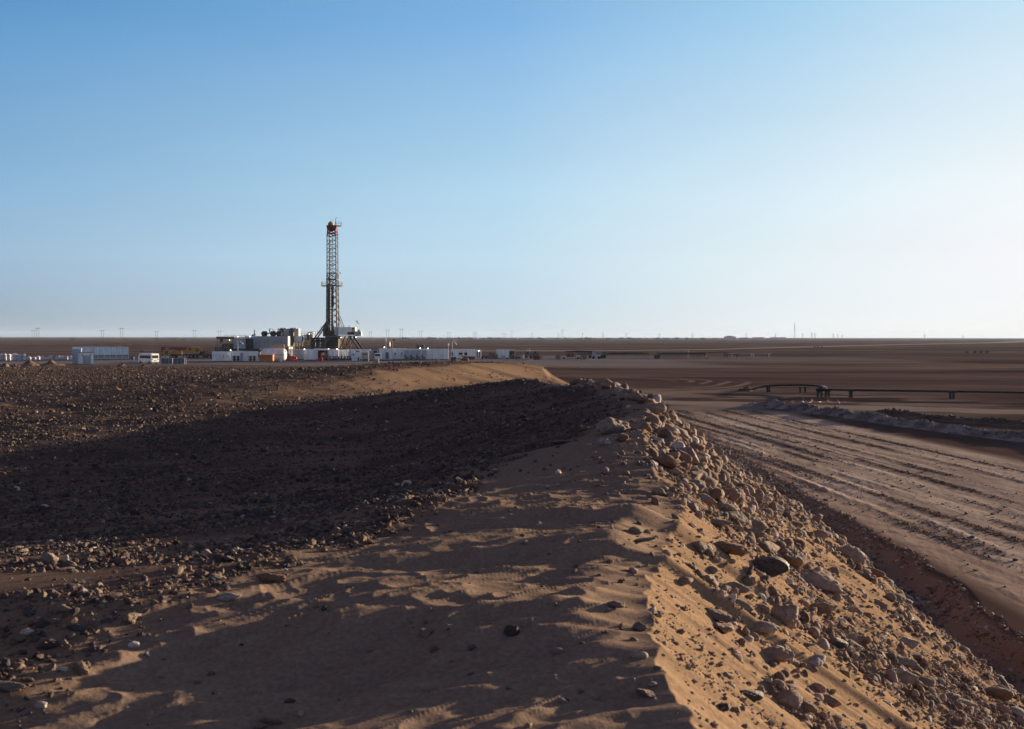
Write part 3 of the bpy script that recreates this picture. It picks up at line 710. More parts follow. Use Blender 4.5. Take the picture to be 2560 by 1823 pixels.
# picked out one by one: (pixel x, y of the foot, half width in pixels, colour, kind, label, category, scale)
NAMED = [
    (1535, 1082, 46, 'pinkish', 'knob', 'largest pale boulder, lumpy, on shaded sand just left of the berm crest', 'boulder', (1, .85, .8), 5),
    (1512, 1112, 20, 'chalky white', 'knob', 'small white stone on shaded sand below the largest pale boulder', 'stone', (1, .8, .8), 6),
    (1556, 1100, 18, 'reddish', 'knob', 'dark reddish clod against the front of the largest pale boulder', 'clod', (1, .8, .8), 7),
    (1513, 972, 17, 'reddish', 'cut', 'pointed brown rock standing on the far bend of the crest', 'rock', (.9, .8, 1.1), 8),
    (1592, 1000, 22, 'brown', 'round', 'rounded brown boulder, farthest of the big ones on the crest', 'boulder', (1, .8, .8), 9),
    (1638, 1030, 30, 'pinkish', 'knob', 'broad pinkish boulder on the crest beside the rounded brown one', 'boulder', (1, .9, .8), 10),
    (1668, 1090, 38, 'pinkish', 'knob', 'large lumpy pink boulder in the crest pile, sand drifted under it', 'boulder', (1, .9, .75), 11),
    (1640, 1110, 22, 'chalky white', 'knob', 'white lump left of the large pink boulder in the crest pile', 'boulder', (1, .8, .7), 12),
    (1660, 1165, 40, 'reddish', 'knob', 'red-brown earth block at the top of the smooth sand face', 'clod', (1, .8, .7), 13),
    (1690, 1185, 20, 'pinkish', 'round', 'round pink stone on the slope under the red-brown earth block', 'stone', (1, .9, .9), 14),
    (1735, 1225, 26, 'grey', 'knob', 'grey rubble lump midway along the sunlit slope', 'rock', (1.2, .8, .8), 15),
    (1795, 1128, 12, 'brown', 'cut', 'brown stone standing against the road at the berm edge', 'stone', (.9, .9, 1.1), 16),
    (1896, 1195, 9, 'brown', 'round', 'small upright brown stone at the foot of the berm by the road', 'stone', (.9, .9, 1.2), 17),
    (1792, 1312, 34, 'grey', 'cut', 'grey slab with pale cap lying above the eroded earth step', 'rock', (1.3, .8, .6), 18),
    (1822, 1385, 48, 'reddish', 'knob', 'dark eroded red earth step sticking out of the sunlit sand', 'clod', (1.2, .9, .8), 19),
    (1925, 1432, 48, 'black', 'round', 'black boulder with a pale vein, biggest dark stone on the slope', 'boulder', (1.1, .8, .8), 20),
    (1880, 1340, 26, 'grey', 'cut', 'long grey wedge-shaped stone on clean sand above the black boulder', 'stone', (1.4, .7, .7), 21),
    (2048, 1350, 30, 'pinkish', 'knob', 'round pink lump where the slope meets the rubble edge', 'boulder', (1, .9, .85), 22),
    (2130, 1400, 36, 'pinkish', 'knob', 'double pinkish boulder on the outer edge above the ditch', 'boulder', (1.2, .9, .8), 23),
    (2185, 1440, 28, 'reddish', 'round', 'smooth reddish boulder beside the double pinkish one', 'boulder', (1, .9, .95), 24),
    (2325, 1470, 14, 'pinkish', 'round', 'pale round cobble halfway down the ditch bank', 'stone', (1, 1, .9), 25),
    (2345, 1535, 22, 'grey', 'cut', 'flat angular block lying at the bottom of the ditch', 'stone', (1.4, .8, .5), 26),
    (1840, 1478, 38, 'grey', 'cut', 'dark flat-topped block left of the chalky outcrop', 'rock', (1.3, .8, .6), 27),
    (1800, 1495, 24, 'chalky white', 'knob', 'white upright stone at the head of the long pebble streak', 'stone', (.8, .8, 1.1), 28),
    (1710, 1462, 26, 'brown', 'round', 'pair-shaped brown cobble on the upper sand face', 'stone', (1.1, .8, .9), 29),
    (1908, 1580, 34, 'chalky white', 'knob', 'brightest white knobbly stone in the middle of the slope', 'stone', (1.2, .9, .8), 30),
    (1965, 1560, 50, 'pinkish', 'knob', 'tall crumbling pink outcrop right of the brightest white stone', 'outcrop', (.9, .9, 1.1), 31),
    (1940, 1650, 46, 'pinkish', 'knob', 'lumpy lower end of the pink outcrop, grey with pebbles', 'outcrop', (1, .9, .8), 32),
    (2060, 1535, 38, 'brown', 'cut', 'brown pointed rock casting a shadow at mid slope', 'rock', (1, .8, .9), 33),
    (2092, 1615, 26, 'black', 'cut', 'short dark cylinder-like stone lying on clean sand', 'stone', (1.3, .7, .7), 34),
    (2020, 1612, 14, 'grey', 'cut', 'thin blue-grey sliver on clean sand below the outcrop', 'stone', (1.6, .6, .4), 35),
    (1875, 1745, 36, 'black', 'round', 'smooth black stone in the near sand at the bottom of the picture', 'stone', (1.2, .7, .6), 36),
    (1965, 1765, 42, 'pinkish', 'round', 'big pinkish boulder near the bottom edge, dark hollow above', 'boulder', (1, .9, .85), 37),
    (1812, 1775, 22, 'black', 'cut', 'small black stone below the smooth black one', 'stone', (1, .8, .8), 38),
    (2490, 1740, 32, 'reddish', 'round', 'red-brown boulder at the right edge of the slope', 'boulder', (1.3, .8, .7), 39),
    (2540, 1785, 26, 'chalky white', 'round', 'pale stone in the bottom right corner', 'stone', (1, .9, .7), 40),
    (1540, 1520, 28, 'grey', 'knob', 'dark earth lump with a sand tail on the shaded side of the crest', 'clod', (1.1, .8, .8), 41),
    (1595, 1355, 30, 'black', 'cut', 'flat black slab on the shaded side of the crest', 'stone', (1.6, .8, .3), 42),
    (1600, 1575, 22, 'grey', 'knob', 'grey stone at the lit edge of the crest in the foreground', 'stone', (1, .8, .8), 43),
    (1632, 1715, 14, 'chalky white', 'knob', 'white stone on shadowed sand at the bottom near the crest', 'stone', (1, .8, .7), 44),
    (25, 1722, 46, 'grey', 'cut', 'blue-grey flat slab at the bottom of the left edge', 'slab', (1.4, .9, .45), 45),
    (570, 1500, 28, 'chalky white', 'knob', 'white jagged stone on sand at the gravel edge', 'stone', (1.2, .7, .6), 46),
    (678, 1455, 32, 'reddish', 'knob', 'orange-brown clod at the gravel edge', 'clod', (1.2, .8, .7), 47),
    (290, 1495, 17, 'brown', 'round', 'smooth buff cobble among the lit gravel', 'stone', (1.1, .9, .9), 48),
    (160, 1530, 27, 'brown', 'round', 'dark brown loaf-shaped cobble among the lit gravel', 'stone', (1.3, .8, .6), 49),
    (140, 1560, 14, 'grey', 'cut', 'grey wedge standing just below the loaf-shaped cobble', 'stone', (.8, .7, 1.1), 50),
    (680, 1808, 28, 'brown', 'round', 'round brown stone at the bottom edge, left of centre', 'stone', (1.1, .8, .7), 51),
    (650, 1822, 20, 'brown', 'cut', 'smaller brown stone touching the round one at the bottom edge', 'stone', (1.1, .8, .7), 52),
    (575, 1405, 18, 'black', 'cut', 'dark wedge with one lit side in the gravel', 'stone', (1.2, .7, .8), 53),
    (840, 1345, 14, 'brown', 'cut', 'pointed pale brown stone near the sand in the gravel', 'stone', (1, .8, .9), 54),
    (800, 1060, 14, 'black', 'round', 'dark flat boulder alone in the shaded gravel', 'boulder', (1.7, .8, .5), 55),
    (1410, 1110, 22, 'black', 'cut', 'dark slab at the edge of the shaded sand', 'stone', (1.5, .8, .4), 56),
]
SHORT = {5: 'largest pale boulder', 8: 'pointed brown rock', 9: 'rounded brown boulder', 10: 'broad pinkish boulder', 11: 'large lumpy pink boulder', 13: 'red-brown earth block', 15: 'grey rubble lump',
         18: 'grey slab with pale cap', 19: 'dark red earth step', 20: 'black boulder with a vein', 21: 'grey wedge-shaped stone', 22: 'round pink lump', 23: 'double pinkish boulder', 25: 'pale round cobble',
         26: 'flat block in the ditch', 27: 'dark flat-topped block', 28: 'white upright stone', 30: 'brightest white stone', 31: 'tall pink outcrop', 33: 'brown pointed rock', 34: 'dark cylinder-like stone', 36: 'smooth black stone',
         37: 'big pinkish boulder', 39: 'red-brown boulder', 40: 'bottom right pale stone', 41: 'dark earth lump', 42: 'flat black slab', 44: 'white stone near the crest', 45: 'blue-grey flat slab', 46: 'white jagged stone',
         47: 'orange-brown clod', 48: 'smooth buff cobble', 49: 'loaf-shaped cobble', 53: 'dark wedge with one lit side', 54: 'pointed pale brown stone', 51: 'round brown stone at the bottom edge'}
ANCH = [(q[0], q[1], SHORT[q[8]]) for q in NAMED if q[8] in SHORT]
RANK = ['', 'second ', 'third ', 'fourth ', 'fifth ', 'sixth ', 'seventh ', 'eighth ', 'ninth ', 'tenth ', 'eleventh ', 'twelfth ', 'thirteenth ', 'fourteenth ', 'fifteenth ', 'sixteenth ']
def project(x, y, z):
    v = Vector((x, y, z - CAM_Z)); c_, s_ = math.cos(PITCH), math.sin(PITCH)
    dy = v.y * c_ - v.z * s_; dz = v.y * s_ + v.z * c_
    return 1280 + F_ * v.x / dy, 911.5 - F_ * dz / dy
F_ = 2488.9
def where(px, py):
    a = min(ANCH, key=lambda q: math.hypot(q[0] - px, (q[1] - py)))
    dx, dy = px - a[0], py - a[1]
    w = ('right of' if dx > 0 else 'left of') if abs(dx) > abs(dy) * 1.1 else ('below' if dy > 0 else 'above')
    return math.hypot(dx, dy), w + ' the ' + a[2]
TAKEN = []
for (px, py, hw, colour, kind, label, cat, scl, seed) in NAMED:
    x, y = hit(px, py)
    s = hw * math.hypot(y, CAM_Z - gz(x, y)) / 2488.9
    TAKEN.append((x, y, s))
    rr = random.Random(seed)
    put_rock(cat if cat != 'outcrop' else 'rock_outcrop', colour, kind, seed, x, y, s, label, cat, sub=4 if hw > 30 else 3,
             rot=(rr.uniform(-.15, .15), rr.uniform(-.2, .2), rr.uniform(-.5, .5)), scale=scl, sink=0.12)

def many_rocks():
    rng = np.random.default_rng(21)
    cand = []
    # slope rubble, crest pile, outer edge
    n = 7600
    y = (4.2 ** 1.2 + rng.uniform(0, 1, n) * (46 ** 1.2 - 4.2 ** 1.2)) ** (1 / 1.2)
    cx, _ = crest_xz(y)
    x = cx + (12.6 - cx) * rng.uniform(0, 1, n) ** 0.9
    z, m = terrain(x, y, True)
    rubf = rubble_mask(x, y, m['tr'])
    pile = sstep(11.5, 15, y) * (1 - sstep(0.12, 0.45, m['tr'])) * (y < 42)
    ok = rng.uniform(0, 1, n) < np.maximum(0.08 + 0.92 * rubf, pile * 0.95)
    ok &= (np.abs(x) < 0.55 * y) & (x < m['toe'] + 0.4)
    sz = np.clip(0.045 * (1 + y * 0.03) * np.exp(rng.normal(0, 0.5, n)) * (1 + 0.75 * pile), 0.03, 0.36)
    for i in np.nonzero(ok)[0]:
        if pile[i] > .4: reg = 'crest'
        elif m['tr'][i] > 0.78: reg = 'edge'
        else: reg = 'slope'
        cand.append((sz[i] / y[i], x[i], y[i], z[i], sz[i], reg))
    for (sx, sy, sr) in RUB_SPOTS:                      # knots of lumps
        k = int(46 * (sr / .4) ** 1.2); x = rng.normal(sx, sr * .7, k); y = rng.normal(sy, sr * .8, k); z = terrain(x, y)
        for i in range(k):
            s_ = 0.034 * math.exp(rng.normal(0, .5)) * (1 + sr * .6); cand.append((s_ / y[i], x[i], y[i], z[i], s_, 'slope'))
    # shaded crest shoulder
    n = 70
    y = rng.uniform(4.5, 20, n); cx, _ = crest_xz(y); x = cx - np.abs(rng.normal(0.1, 0.5, n)); z = terrain(x, y)
    for i in range(n):
        cand.append((0.035 * rng.uniform(.5, 1.4) / y[i] * 1.0, x[i], y[i], z[i], 0.028 * math.exp(rng.normal(0, .5)), 'shoulder'))
    # lit gravel lower left
    n = 420
    x, y = wedge(n, 6, 13, rng); z, m = terrain(x, y, True)
    ok = (x < np.interp(y, EDGE_Y, EDGE_X) + 0.2)
    for i in np.nonzero(ok)[0]:
        s = 0.034 * math.exp(rng.normal(0, .45))
        cand.append((s / y[i], x[i], y[i], z[i], s, 'gravel'))
    # cobbles in the ditch bank
    n = 70
    y = rng.uniform(18, 50, n); z_, m_ = terrain(np.full(n, 12.0), y, True)
    x = m_['toe'] + rng.uniform(0.1, 1.7, n); z = terrain(x, y)
    for i in range(n):
        s = 0.07 * math.exp(rng.normal(0, .4)); cand.append((s / y[i], x[i], y[i], z[i], s, 'bank'))
    cand = [c for c in cand if all((c[1] - a) ** 2 + (c[2] - b) ** 2 > (0.8 * (q + c[4])) ** 2 for a, b, q in TAKEN)]
    cand.sort(key=lambda c: -c[0])
    TEXT = {'crest': ('boulder', 'boulder heaped with others along the far half of the berm crest', 'boulders heaped along the berm crest'),
            'edge': ('stone', 'stone in the rubble along the outer foot of the berm, by the road', 'stones along the outer foot of the berm'),
            'slope': ('stone', 'stone half buried in the sunlit sandy face of the berm', 'stones on the sunlit face of the berm'),
            'shoulder': ('stone', 'stone on the dark side of the berm, just left of the crest', 'stones on the shaded shoulder of the berm'),
            'gravel': ('stone', 'stone among the gravel in the lower left foreground', 'larger stones in the lower left gravel'),
            'bank': ('stone', 'cobble stuck in the bare reddish bank between ditch and road', 'cobbles in the ditch bank')}
    CH = {'crest': ['pinkish', 'brown', 'brown', 'grey', 'reddish', 'pinkish', 'brown'], 'edge': ['pinkish', 'brown', 'grey', 'pinkish'],
          'slope': ['brown', 'grey', 'pinkish', 'brown', 'chalky white', 'reddish', 'grey'], 'shoulder': ['grey', 'brown', 'chalky white', 'grey'],
          'gravel': ['brown', 'grey', 'brown', 'pinkish', 'reddish'], 'bank': ['pinkish', 'brown', 'reddish']}
    caps = {'crest': 58, 'edge': 40, 'slope': 98, 'shoulder': 14, 'gravel': 36, 'bank': 10}
    used = dict.fromkeys(caps, 0); rest = []; placed = []
    for c in cand:
        reg = c[5]
        if used[reg] >= caps[reg]:
            rest.append(c); continue
        used[reg] += 1
        colour = CH[reg][int(rng.integers(len(CH[reg])))]
        kind = ['cut', 'knob', 'cut', 'cut', 'knob'][int(rng.integers(5))] if reg in ('crest', 'edge', 'slope') else ['cut', 'round', 'cut', 'knob'][int(rng.integers(4))]
        nm, tx, grp = TEXT[reg]
        sub = 3 if c[4] / c[2] > 0.008 else 2
        o = put_rock(nm, colour, kind, int(rng.integers(100, 106)), c[1], c[2], c[4], '', nm, grp, sub=sub,
                 rot=(rng.normal(0, .3), rng.normal(0, .3), rng.uniform(0, 6.28)), scale=(rng.uniform(.9, 1.4), rng.uniform(.7, 1), rng.uniform(.55, .95)), sink=0.38, z=c[3])
        pp = project(c[1], c[2], c[3]); dd, wh = where(*pp)
        placed.append((dd, ('large ' if c[4] / c[2] > .011 else 'small ') + colour, nm, wh, o))
    keys = {}
    for dd, sc, nm, wh, o in sorted(placed, key=lambda q: q[0]):
        k = (sc, nm, wh); keys[k] = keys.get(k, -1) + 1
        o['label'] = RANK[min(keys[k], 15)] + 'nearest ' + sc + ' ' + nm + ' ' + wh
    P = np.array([(c[1], c[2], c[3] + c[4] * 0.2) for c in rest]); S = np.array([c[4] for c in rest])
    C = pick(PAL_SLOPE, [4, 3, 3, 2, 1, 2], len(rest), rng)
    merge_stones('rubble', MID2, P, S, C, rng, 'smaller rubble lying between the larger stones of the berm', M_ROCK, smooth=True)

many_rocks()
# ------------------------------------------------------------------ building kit for the man-made things
F_PX = 2488.9; HOR = 842.3
def DG(py): return 7.0 * F_PX / (py - HOR)            # distance of flat ground seen at that height of the photograph
def XP(px, d): return (px - 1280.0) / F_PX * d
def ZP(py, d): return 7.0 - (py - HOR) / F_PX * d
def M_(n, d): return n / F_PX * d                     # pixels to metres at a distance

def paint(name, col, rough=0.55, dirt=0.25, metal=0.0, scale=1.2, rust=None):
    m = bpy.data.materials.new(name); m.use_nodes = True
    nt = m.node_tree; b = nt.nodes['Principled BSDF']
    b.inputs['Roughness'].default_value = rough; b.inputs['Metallic'].default_value = metal
    b.inputs['Specular IOR Level'].default_value = 0.3
    tc = nt.nodes.new('ShaderNodeTexCoord')
    mp = nt.nodes.new('ShaderNodeMapping'); mp.inputs['Scale'].default_value = (1, 1, 0.25)
    nz = nt.nodes.new('ShaderNodeTexNoise'); nz.inputs['Scale'].default_value = scale; nz.inputs['Detail'].default_value = 6
    nt.links.new(tc.outputs['Object'], mp.inputs[0]); nt.links.new(mp.outputs[0], nz.inputs['Vector'])
    rp = nt.nodes.new('ShaderNodeValToRGB')
    rp.color_ramp.elements[0].position = 0.35; rp.color_ramp.elements[1].position = 0.6
    d = rust or tuple(c * (1 - dirt) * w for c, w in zip(col, (1.0, 0.95, 0.88)))
    rp.color_ramp.elements[0].color = (*d, 1); rp.color_ramp.elements[1].color = (*col, 1)
    nt.links.new(nz.outputs['Fac'], rp.inputs['Fac']); nt.links.new(rp.outputs['Color'], b.inputs['Base Color'])
    return m

def lampm(name, col, s):
    m = bpy.data.materials.new(name); m.use_nodes = True
    b = m.node_tree.nodes['Principled BSDF']; b.inputs['Base Color'].default_value = (*col, 1)
    b.inputs['Emission Color'].default_value = (*col, 1); b.inputs['Emission Strength'].default_value = s
    return m

PT = {
    'white': paint('white_paint', (.86, .87, .88), dirt=.18), 'grey': paint('grey_paint', (.42, .45, .48)), 'blue_grey': paint('blue_grey_and_shaded_white', (.44, .50, .56)),  # blue_grey also serves as painted shade on white walls
    'cream': paint('cream_paint', (.58, .53, .43)), 'silver': paint('galvanised', (.40, .41, .42), 0.4, 0.15, 0.3), 'dark': paint('dark_steel', (.035, .032, .034), 0.6),
    'steel': paint('brown_steel', (.075, .055, .048), 0.6, 0.4), 'mid': paint('mid_steel', (.16, .155, .16), 0.6, 0.4), 'yellow': paint('yellow_paint', (.55, .27, .03), 0.55), 'olive': paint('olive_paint', (.11, .09, .045)),
    'red': paint('red_paint', (.40, .022, .025)), 'dark_red': paint('dark_red_paint', (.17, .014, .022)), 'orange': paint('orange_paint', (.42, .17, .03)),
    'black': paint('rubber', (.018, .018, .02), 0.8), 'glass': paint('dark_glass', (.035, .05, .055), 0.12, 0.1), 'blue': paint('blue_paint', (.03, .06, .25)),
    'teal': paint('teal_glass', (.05, .13, .14), 0.2), 'brown': paint('brown_paint', (.20, .10, .055)), 'tan': paint('tan_board', (.34, .24, .14)), 'green': paint('green_paint', (.06, .10, .07)),
    'bag': paint('bag_fabric', (.56, .54, .58), 0.85), 'mast': paint('mast_paint', (.16, .18, .20), 0.5, 0.3), 'rust': paint('rusty_steel', (.15, .075, .045), 0.8, 0.5),
    'pipe': paint('pipe_coating', (.030, .024, .024), 0.45, 0.3), 'far': paint('far_wall', (.24, .22, .22)), 'farlight': paint('far_light_wall', (.45, .43, .42)), 'wood': paint('timber_pole', (.09, .075, .065), 0.8),
    'dirt': paint('dirt_heap', (.14, .09, .062), 0.95, 0.35, scale=2), 'dirt_dark': paint('dark_dirt_heap', (.085, .055, .045), 0.95, 0.3, scale=2), 'tape': paint('warning_tape', (.60, .28, .22), 0.6),
    'leaf': paint('foliage', (.035, .042, .028), 0.8, 0.5, scale=.6), 'bark': paint('bark', (.06, .045, .035), 0.9), 'concrete': paint('concrete', (.38, .34, .32), 0.9),
}
LAMP = lampm('lit_lamp', (1.0, .93, .78), 3.0)

class MB:
    def __init__(s): s.V = []; s.F = []
    def add(s, V, F):
        o = len(s.V); s.V += [tuple(v) for v in V]; s.F += [tuple(i + o for i in f) for f in F]; return s
    def box(s, x0, x1, y0, y1, z0, z1, taper=0.0):
        t = taper
        V = [(x0, y0, z0), (x1, y0, z0), (x1, y1, z0), (x0, y1, z0), (x0 + t, y0 + t, z1), (x1 - t, y0 + t, z1), (x1 - t, y1 - t, z1), (x0 + t, y1 - t, z1)]
        return s.add(V, [(0, 3, 2, 1), (4, 5, 6, 7), (0, 1, 5, 4), (1, 2, 6, 5), (2, 3, 7, 6), (3, 0, 4, 7)])
    def cyl(s, p, q, r, n=8, r2=None):
        p = Vector(p); q = Vector(q); r2 = r if r2 is None else r2
        z = (q - p).normalized(); a = z.orthogonal().normalized(); b = z.cross(a)
        V = [p + (a * math.cos(t) + b * math.sin(t)) * r for t in [2 * math.pi * k / n for k in range(n)]] + \
            [q + (a * math.cos(t) + b * math.sin(t)) * r2 for t in [2 * math.pi * k / n for k in range(n)]]
        F = [(k, (k + 1) % n, n + (k + 1) % n, n + k) for k in range(n)] + [tuple(range(n - 1, -1, -1)), tuple(range(n, 2 * n))]
        return s.add(V, F)
    def bar(s, p, q, w):
        return s.cyl(p, q, w * 0.7, 4)
    def tube(s, pts, r, n=10):
        pts = [Vector(p) for p in pts]; rings = []; V = []; F = []
        a = None
        for k, p in enumerate(pts):
            t = (pts[min(k + 1, len(pts) - 1)] - pts[max(k - 1, 0)]).normalized()
            if a is None: a = t.orthogonal().normalized()
            a = (a - t * a.dot(t)).normalized(); b = t.cross(a)
            V += [p + (a * math.cos(2 * math.pi * j / n) + b * math.sin(2 * math.pi * j / n)) * r for j in range(n)]
        for k in range(len(pts) - 1):
            F += [(k * n + j, k * n + (j + 1) % n, (k + 1) * n + (j + 1) % n, (k + 1) * n + j) for j in range(n)]
        F += [tuple(range(n - 1, -1, -1)), tuple(range((len(pts) - 1) * n, len(pts) * n))]
        return s.add(V, F)
    def lathe(s, prof, n=20, axis='z', c=(0, 0, 0)):
        V = []; F = []
        for (r, h) in prof:
            for j in range(n):
                t = 2 * math.pi * j / n; a, b = r * math.cos(t), r * math.sin(t)
                V.append((c[0] + a, c[1] + b, c[2] + h) if axis == 'z' else (c[0] + h, c[1] + a, c[2] + b))
        m = len(prof)
        for k in range(m - 1):
            F += [(k * n + j, k * n + (j + 1) % n, (k + 1) * n + (j + 1) % n, (k + 1) * n + j) for j in range(n)]
        F += [tuple(range(n - 1, -1, -1)), tuple(range((m - 1) * n, m * n))]
        return s.add(V, F)
    def prism(s, poly, y0, y1):
        """polygon in x,z pushed through from y0 to y1"""
        n = len(poly)
        V = [(x, y0, z) for x, z in poly] + [(x, y1, z) for x, z in poly]
        F = [tuple(range(n)), tuple(range(2 * n - 1, n - 1, -1))] + [(k, n + k, n + (k + 1) % n, (k + 1) % n) for k in range(n)]
        return s.add(V, F)
    def rail(s, pts, h=1.1, posts=1.5, r=0.03):
        for a, b in zip(pts[:-1], pts[1:]):
            a = Vector(a); b = Vector(b); L = (b - a).length; n = max(1, round(L / posts))
            for hh in (h, h * .55):
                s.bar(a + Vector((0, 0, hh)), b + Vector((0, 0, hh)), r * 1.5)
            for k in range(n + 1):
                p = a.lerp(b, k / n); s.bar(p, p + Vector((0, 0, h)), r * 1.5)
        return s
    def build(s, name, mat, parent=None, smooth=False):
        me = bpy.data.meshes.new(name); me.from_pydata(s.V, [], s.F); me.materials.append(PT[mat] if isinstance(mat, str) else mat)
        me.validate(); me.update()
        if smooth:
            me.polygons.foreach_set('use_smooth', [True] * len(me.polygons))
        o = bpy.data.objects.new(name, me); link(o)
        if parent is not None: o.parent = parent
        return o

def thing(name, label, cat, loc, rz=0.0, group=None):
    o = bpy.data.objects.new(name, None); link(o)
    o.location = loc; o.rotation_euler = (0, 0, rz); o.empty_display_size = 0.3
    return tag(o, label, cat, group)

def one(mb, name, mat, label, cat, loc=(0, 0, 0), rz=0.0, group=None, smooth=False):
    o = mb.build(name, mat, None, smooth); o.location = loc; o.rotation_euler = (0, 0, rz)
    return tag(o, label, cat, group)

def dup(root, loc, rz, label, scale=None):
    r = root.copy(); link(r); r.location = loc; r.rotation_euler = (0, 0, rz); r['label'] = label
    if scale: r.scale = scale
    for ch in list(root.children):
        c = ch.copy(); link(c); c.parent = r
        for g in ch.children:
            q = g.copy(); link(q); q.parent = c
    return r

def corrugated(L, W, H, z0=0.0, pitch=0.55, amp=0.09):
    """container shell with trapezoid ribs on the long sides, x from -L/2 to L/2"""
    n = max(4, int(L / pitch)); xs = []; of = []
    for k in range(n):
        a = -L / 2 + L * k / n; w = L / n
        xs += [a, a + w * .3, a + w * .5, a + w * .8]; of += [0, 0, amp, amp]
    xs.append(L / 2); of.append(0)
    m = MB(); V = []; k = len(xs)
    for sgn in (-1, 1):
        for z in (z0 + .12, z0 + H - .12):
            V += [(x, sgn * (W / 2 - o), z) for x, o in zip(xs, of)]
    F = []
    for b, fl in ((0, False), (2 * k, True)):
        for i in range(k - 1):
            f = (b + i, b + i + 1, b + k + i + 1, b + k + i); F.append(f[::-1] if fl else f)
    m.add(V, F)
    m.box(-L / 2, L / 2, -W / 2, W / 2, z0, z0 + .12); m.box(-L / 2, L / 2, -W / 2, W / 2, z0 + H - .12, z0 + H)
    for sx in (-1, 1):
        m.box(sx * L / 2 - .06 - .06 * sx, sx * L / 2 + .06 - .06 * sx, -W / 2 + .01, W / 2 - .01, z0 + .12, z0 + H - .12)
    return m

def ac_unit(parent, x, y, z, w=1.15, h=1.3, fans=True):
    a = MB().box(x, x + w, y - .45, y, z, z + h).build('ac_unit', 'cream', parent)
    if fans:
        for i in range(2):
            for j in range(2):
                cx, cz = x + w * (.27 + .46 * i), z + h * (.27 + .46 * j)
                MB().cyl((cx, y - .47, cz), (cx, y - .455, cz), w * .17, 12).build('fan', 'dark', a)
    return a

def lamp_post(px, py, d, label, r=0.12, on=None):
    z = ZP(py, d); x = XP(px, d)
    t = thing('flood_light', label, 'lamp', (x, d, on if on is not None else z - 0.9))
    h = z - (on if on is not None else z - 0.9)
    MB().cyl((0, 0, 0), (0, 0, h - r), .04, 6).build('pole', 'grey', t)
    MB().lathe([(r * .3, -r), (r, -r * .5), (r, r * .5), (r * .3, r)], 10, c=(0, 0, h)).build('bulb', LAMP, t)
    return t

def face(px):
    """turn for a box whose long side looks square at the berm"""
    return math.atan((1280 - px) / F_PX)
# ------------------------------------------------------------------ the drilling site
ORD = ['first', 'second', 'third', 'fourth', 'fifth', 'sixth', 'seventh', 'eighth', 'ninth', 'tenth', 'eleventh', 'twelfth', 'thirteenth', 'fourteenth', 'fifteenth', 'sixteenth']

# ---- bulk bags
def bag_mesh():
    m = MB()
    prof = [(.40, 0), (.50, .10), (.53, .35), (.53, .65), (.48, .88), (.34, .98), (.16, 1.04), (.20, 1.12)]
    V = []; n = 16
    for (r, h) in prof:
        for j in range(n):
            t = 2 * math.pi * j / n
            k = (abs(math.cos(t)) ** 4 + abs(math.sin(t)) ** 4) ** -.25
            k = 1 + (min(k, 1.25) - 1) * (.8 if r > .3 else 0)
            V.append((r * k * math.cos(t), r * k * math.sin(t), h * .95))
    F = [(k * n + j, k * n + (j + 1) % n, (k + 1) * n + (j + 1) % n, (k + 1) * n + j) for k in range(len(prof) - 1) for j in range(n)]
    F += [tuple(range(n - 1, -1, -1)), tuple(range((len(prof) - 1) * n, len(prof) * n))]
    m.add(V, F)
    for sx in (-1, 1):
        for sy in (-1, 1):
            m.bar((sx * .4, sy * .4, .8), (sx * .34, sy * .3, 1.12), .03)
    return m
bag0 = None
rb = random.Random(5)
d = 287
for i, px in enumerate([-7, 2.5, 12, 22, 33, 37.5, 48.5, 59.5]):
    dd = d + (3.0 if i == 4 else 0) + rb.uniform(-.3, .3)
    for lvl in (0, 1):
        loc = (XP(px, dd), dd, lvl * 0.93)
        lab = '%s white bulk bag of the %s two-high stack from the left edge' % (('lower', 'upper')[lvl], ORD[i])
        if bag0 is None:
            bag0 = one(bag_mesh(), 'bulk_bag', 'bag', lab, 'bag', loc, 0, 'white bulk bags stacked two high', True)
        else:
            dup(bag0, loc, rb.uniform(-.3, .3), lab, (1, 1, rb.uniform(.92, 1.0)))
for i, px in enumerate([72, 84.5, 95.5, 105.5, 116.5, 126.5, 141, 147.5, 155, 166, 176.5]):
    dd = 298 + rb.uniform(-1.5, 1.5) + (6 if i in (3, 5) else 0)
    o = dup(bag0, (XP(px, dd), dd, 0), rb.uniform(-.5, .5), '%s single white bulk bag from the left in the loose row' % ORD[i], (rb.uniform(.95, 1.25), 1, rb.uniform(.8, 1.15)))
    o['group'] = 'single white bulk bags in a row'

# ---- earth heaps in front of the pad
def heap(name, px, py, wpx, hpx, label, mat='dirt', seed=0, depth=None):
    d = DG(py); w = M_(wpx, d) / 2; h = M_(hpx, d); dp = (depth or w * 1.2)
    n = 26; V = []; F = []
    for j in range(n):
        for i in range(n):
            u, v = -1 + 2 * i / (n - 1), -1 + 2 * j / (n - 1)
            r = math.hypot(u, v)
            q = float(fbm(np.array([u * 2.4 + seed]), np.array([v * 2.4 - seed]), 5 + seed, 4)[0])
            k = max(0.0, 1 - r) ** 1.0 * (1 + 1.1 * q)
            V.append((u * w, v * dp, h * 1.15 * k - 0.05))
    F = [(j * n + i, j * n + i + 1, (j + 1) * n + i + 1, (j + 1) * n + i) for j in range(n - 1) for i in range(n - 1)]
    m = MB().add(V, F)
    return one(m, name, mat, label, 'heap', (XP(px, d), d + dp * .5, 0), 0, None, True)
heap('dirt_heap', 70, 917, 46, 15, 'tallest brown earth heap in front of the bulk bags', 'dirt', 1)
heap('dirt_heap', 8, 920, 26, 9, 'low sunlit earth heap at the left edge', 'dirt', 2)
heap('dirt_heap', 34, 918, 26, 7, 'small earth heap between the left edge and the tallest heap', 'dirt', 3)
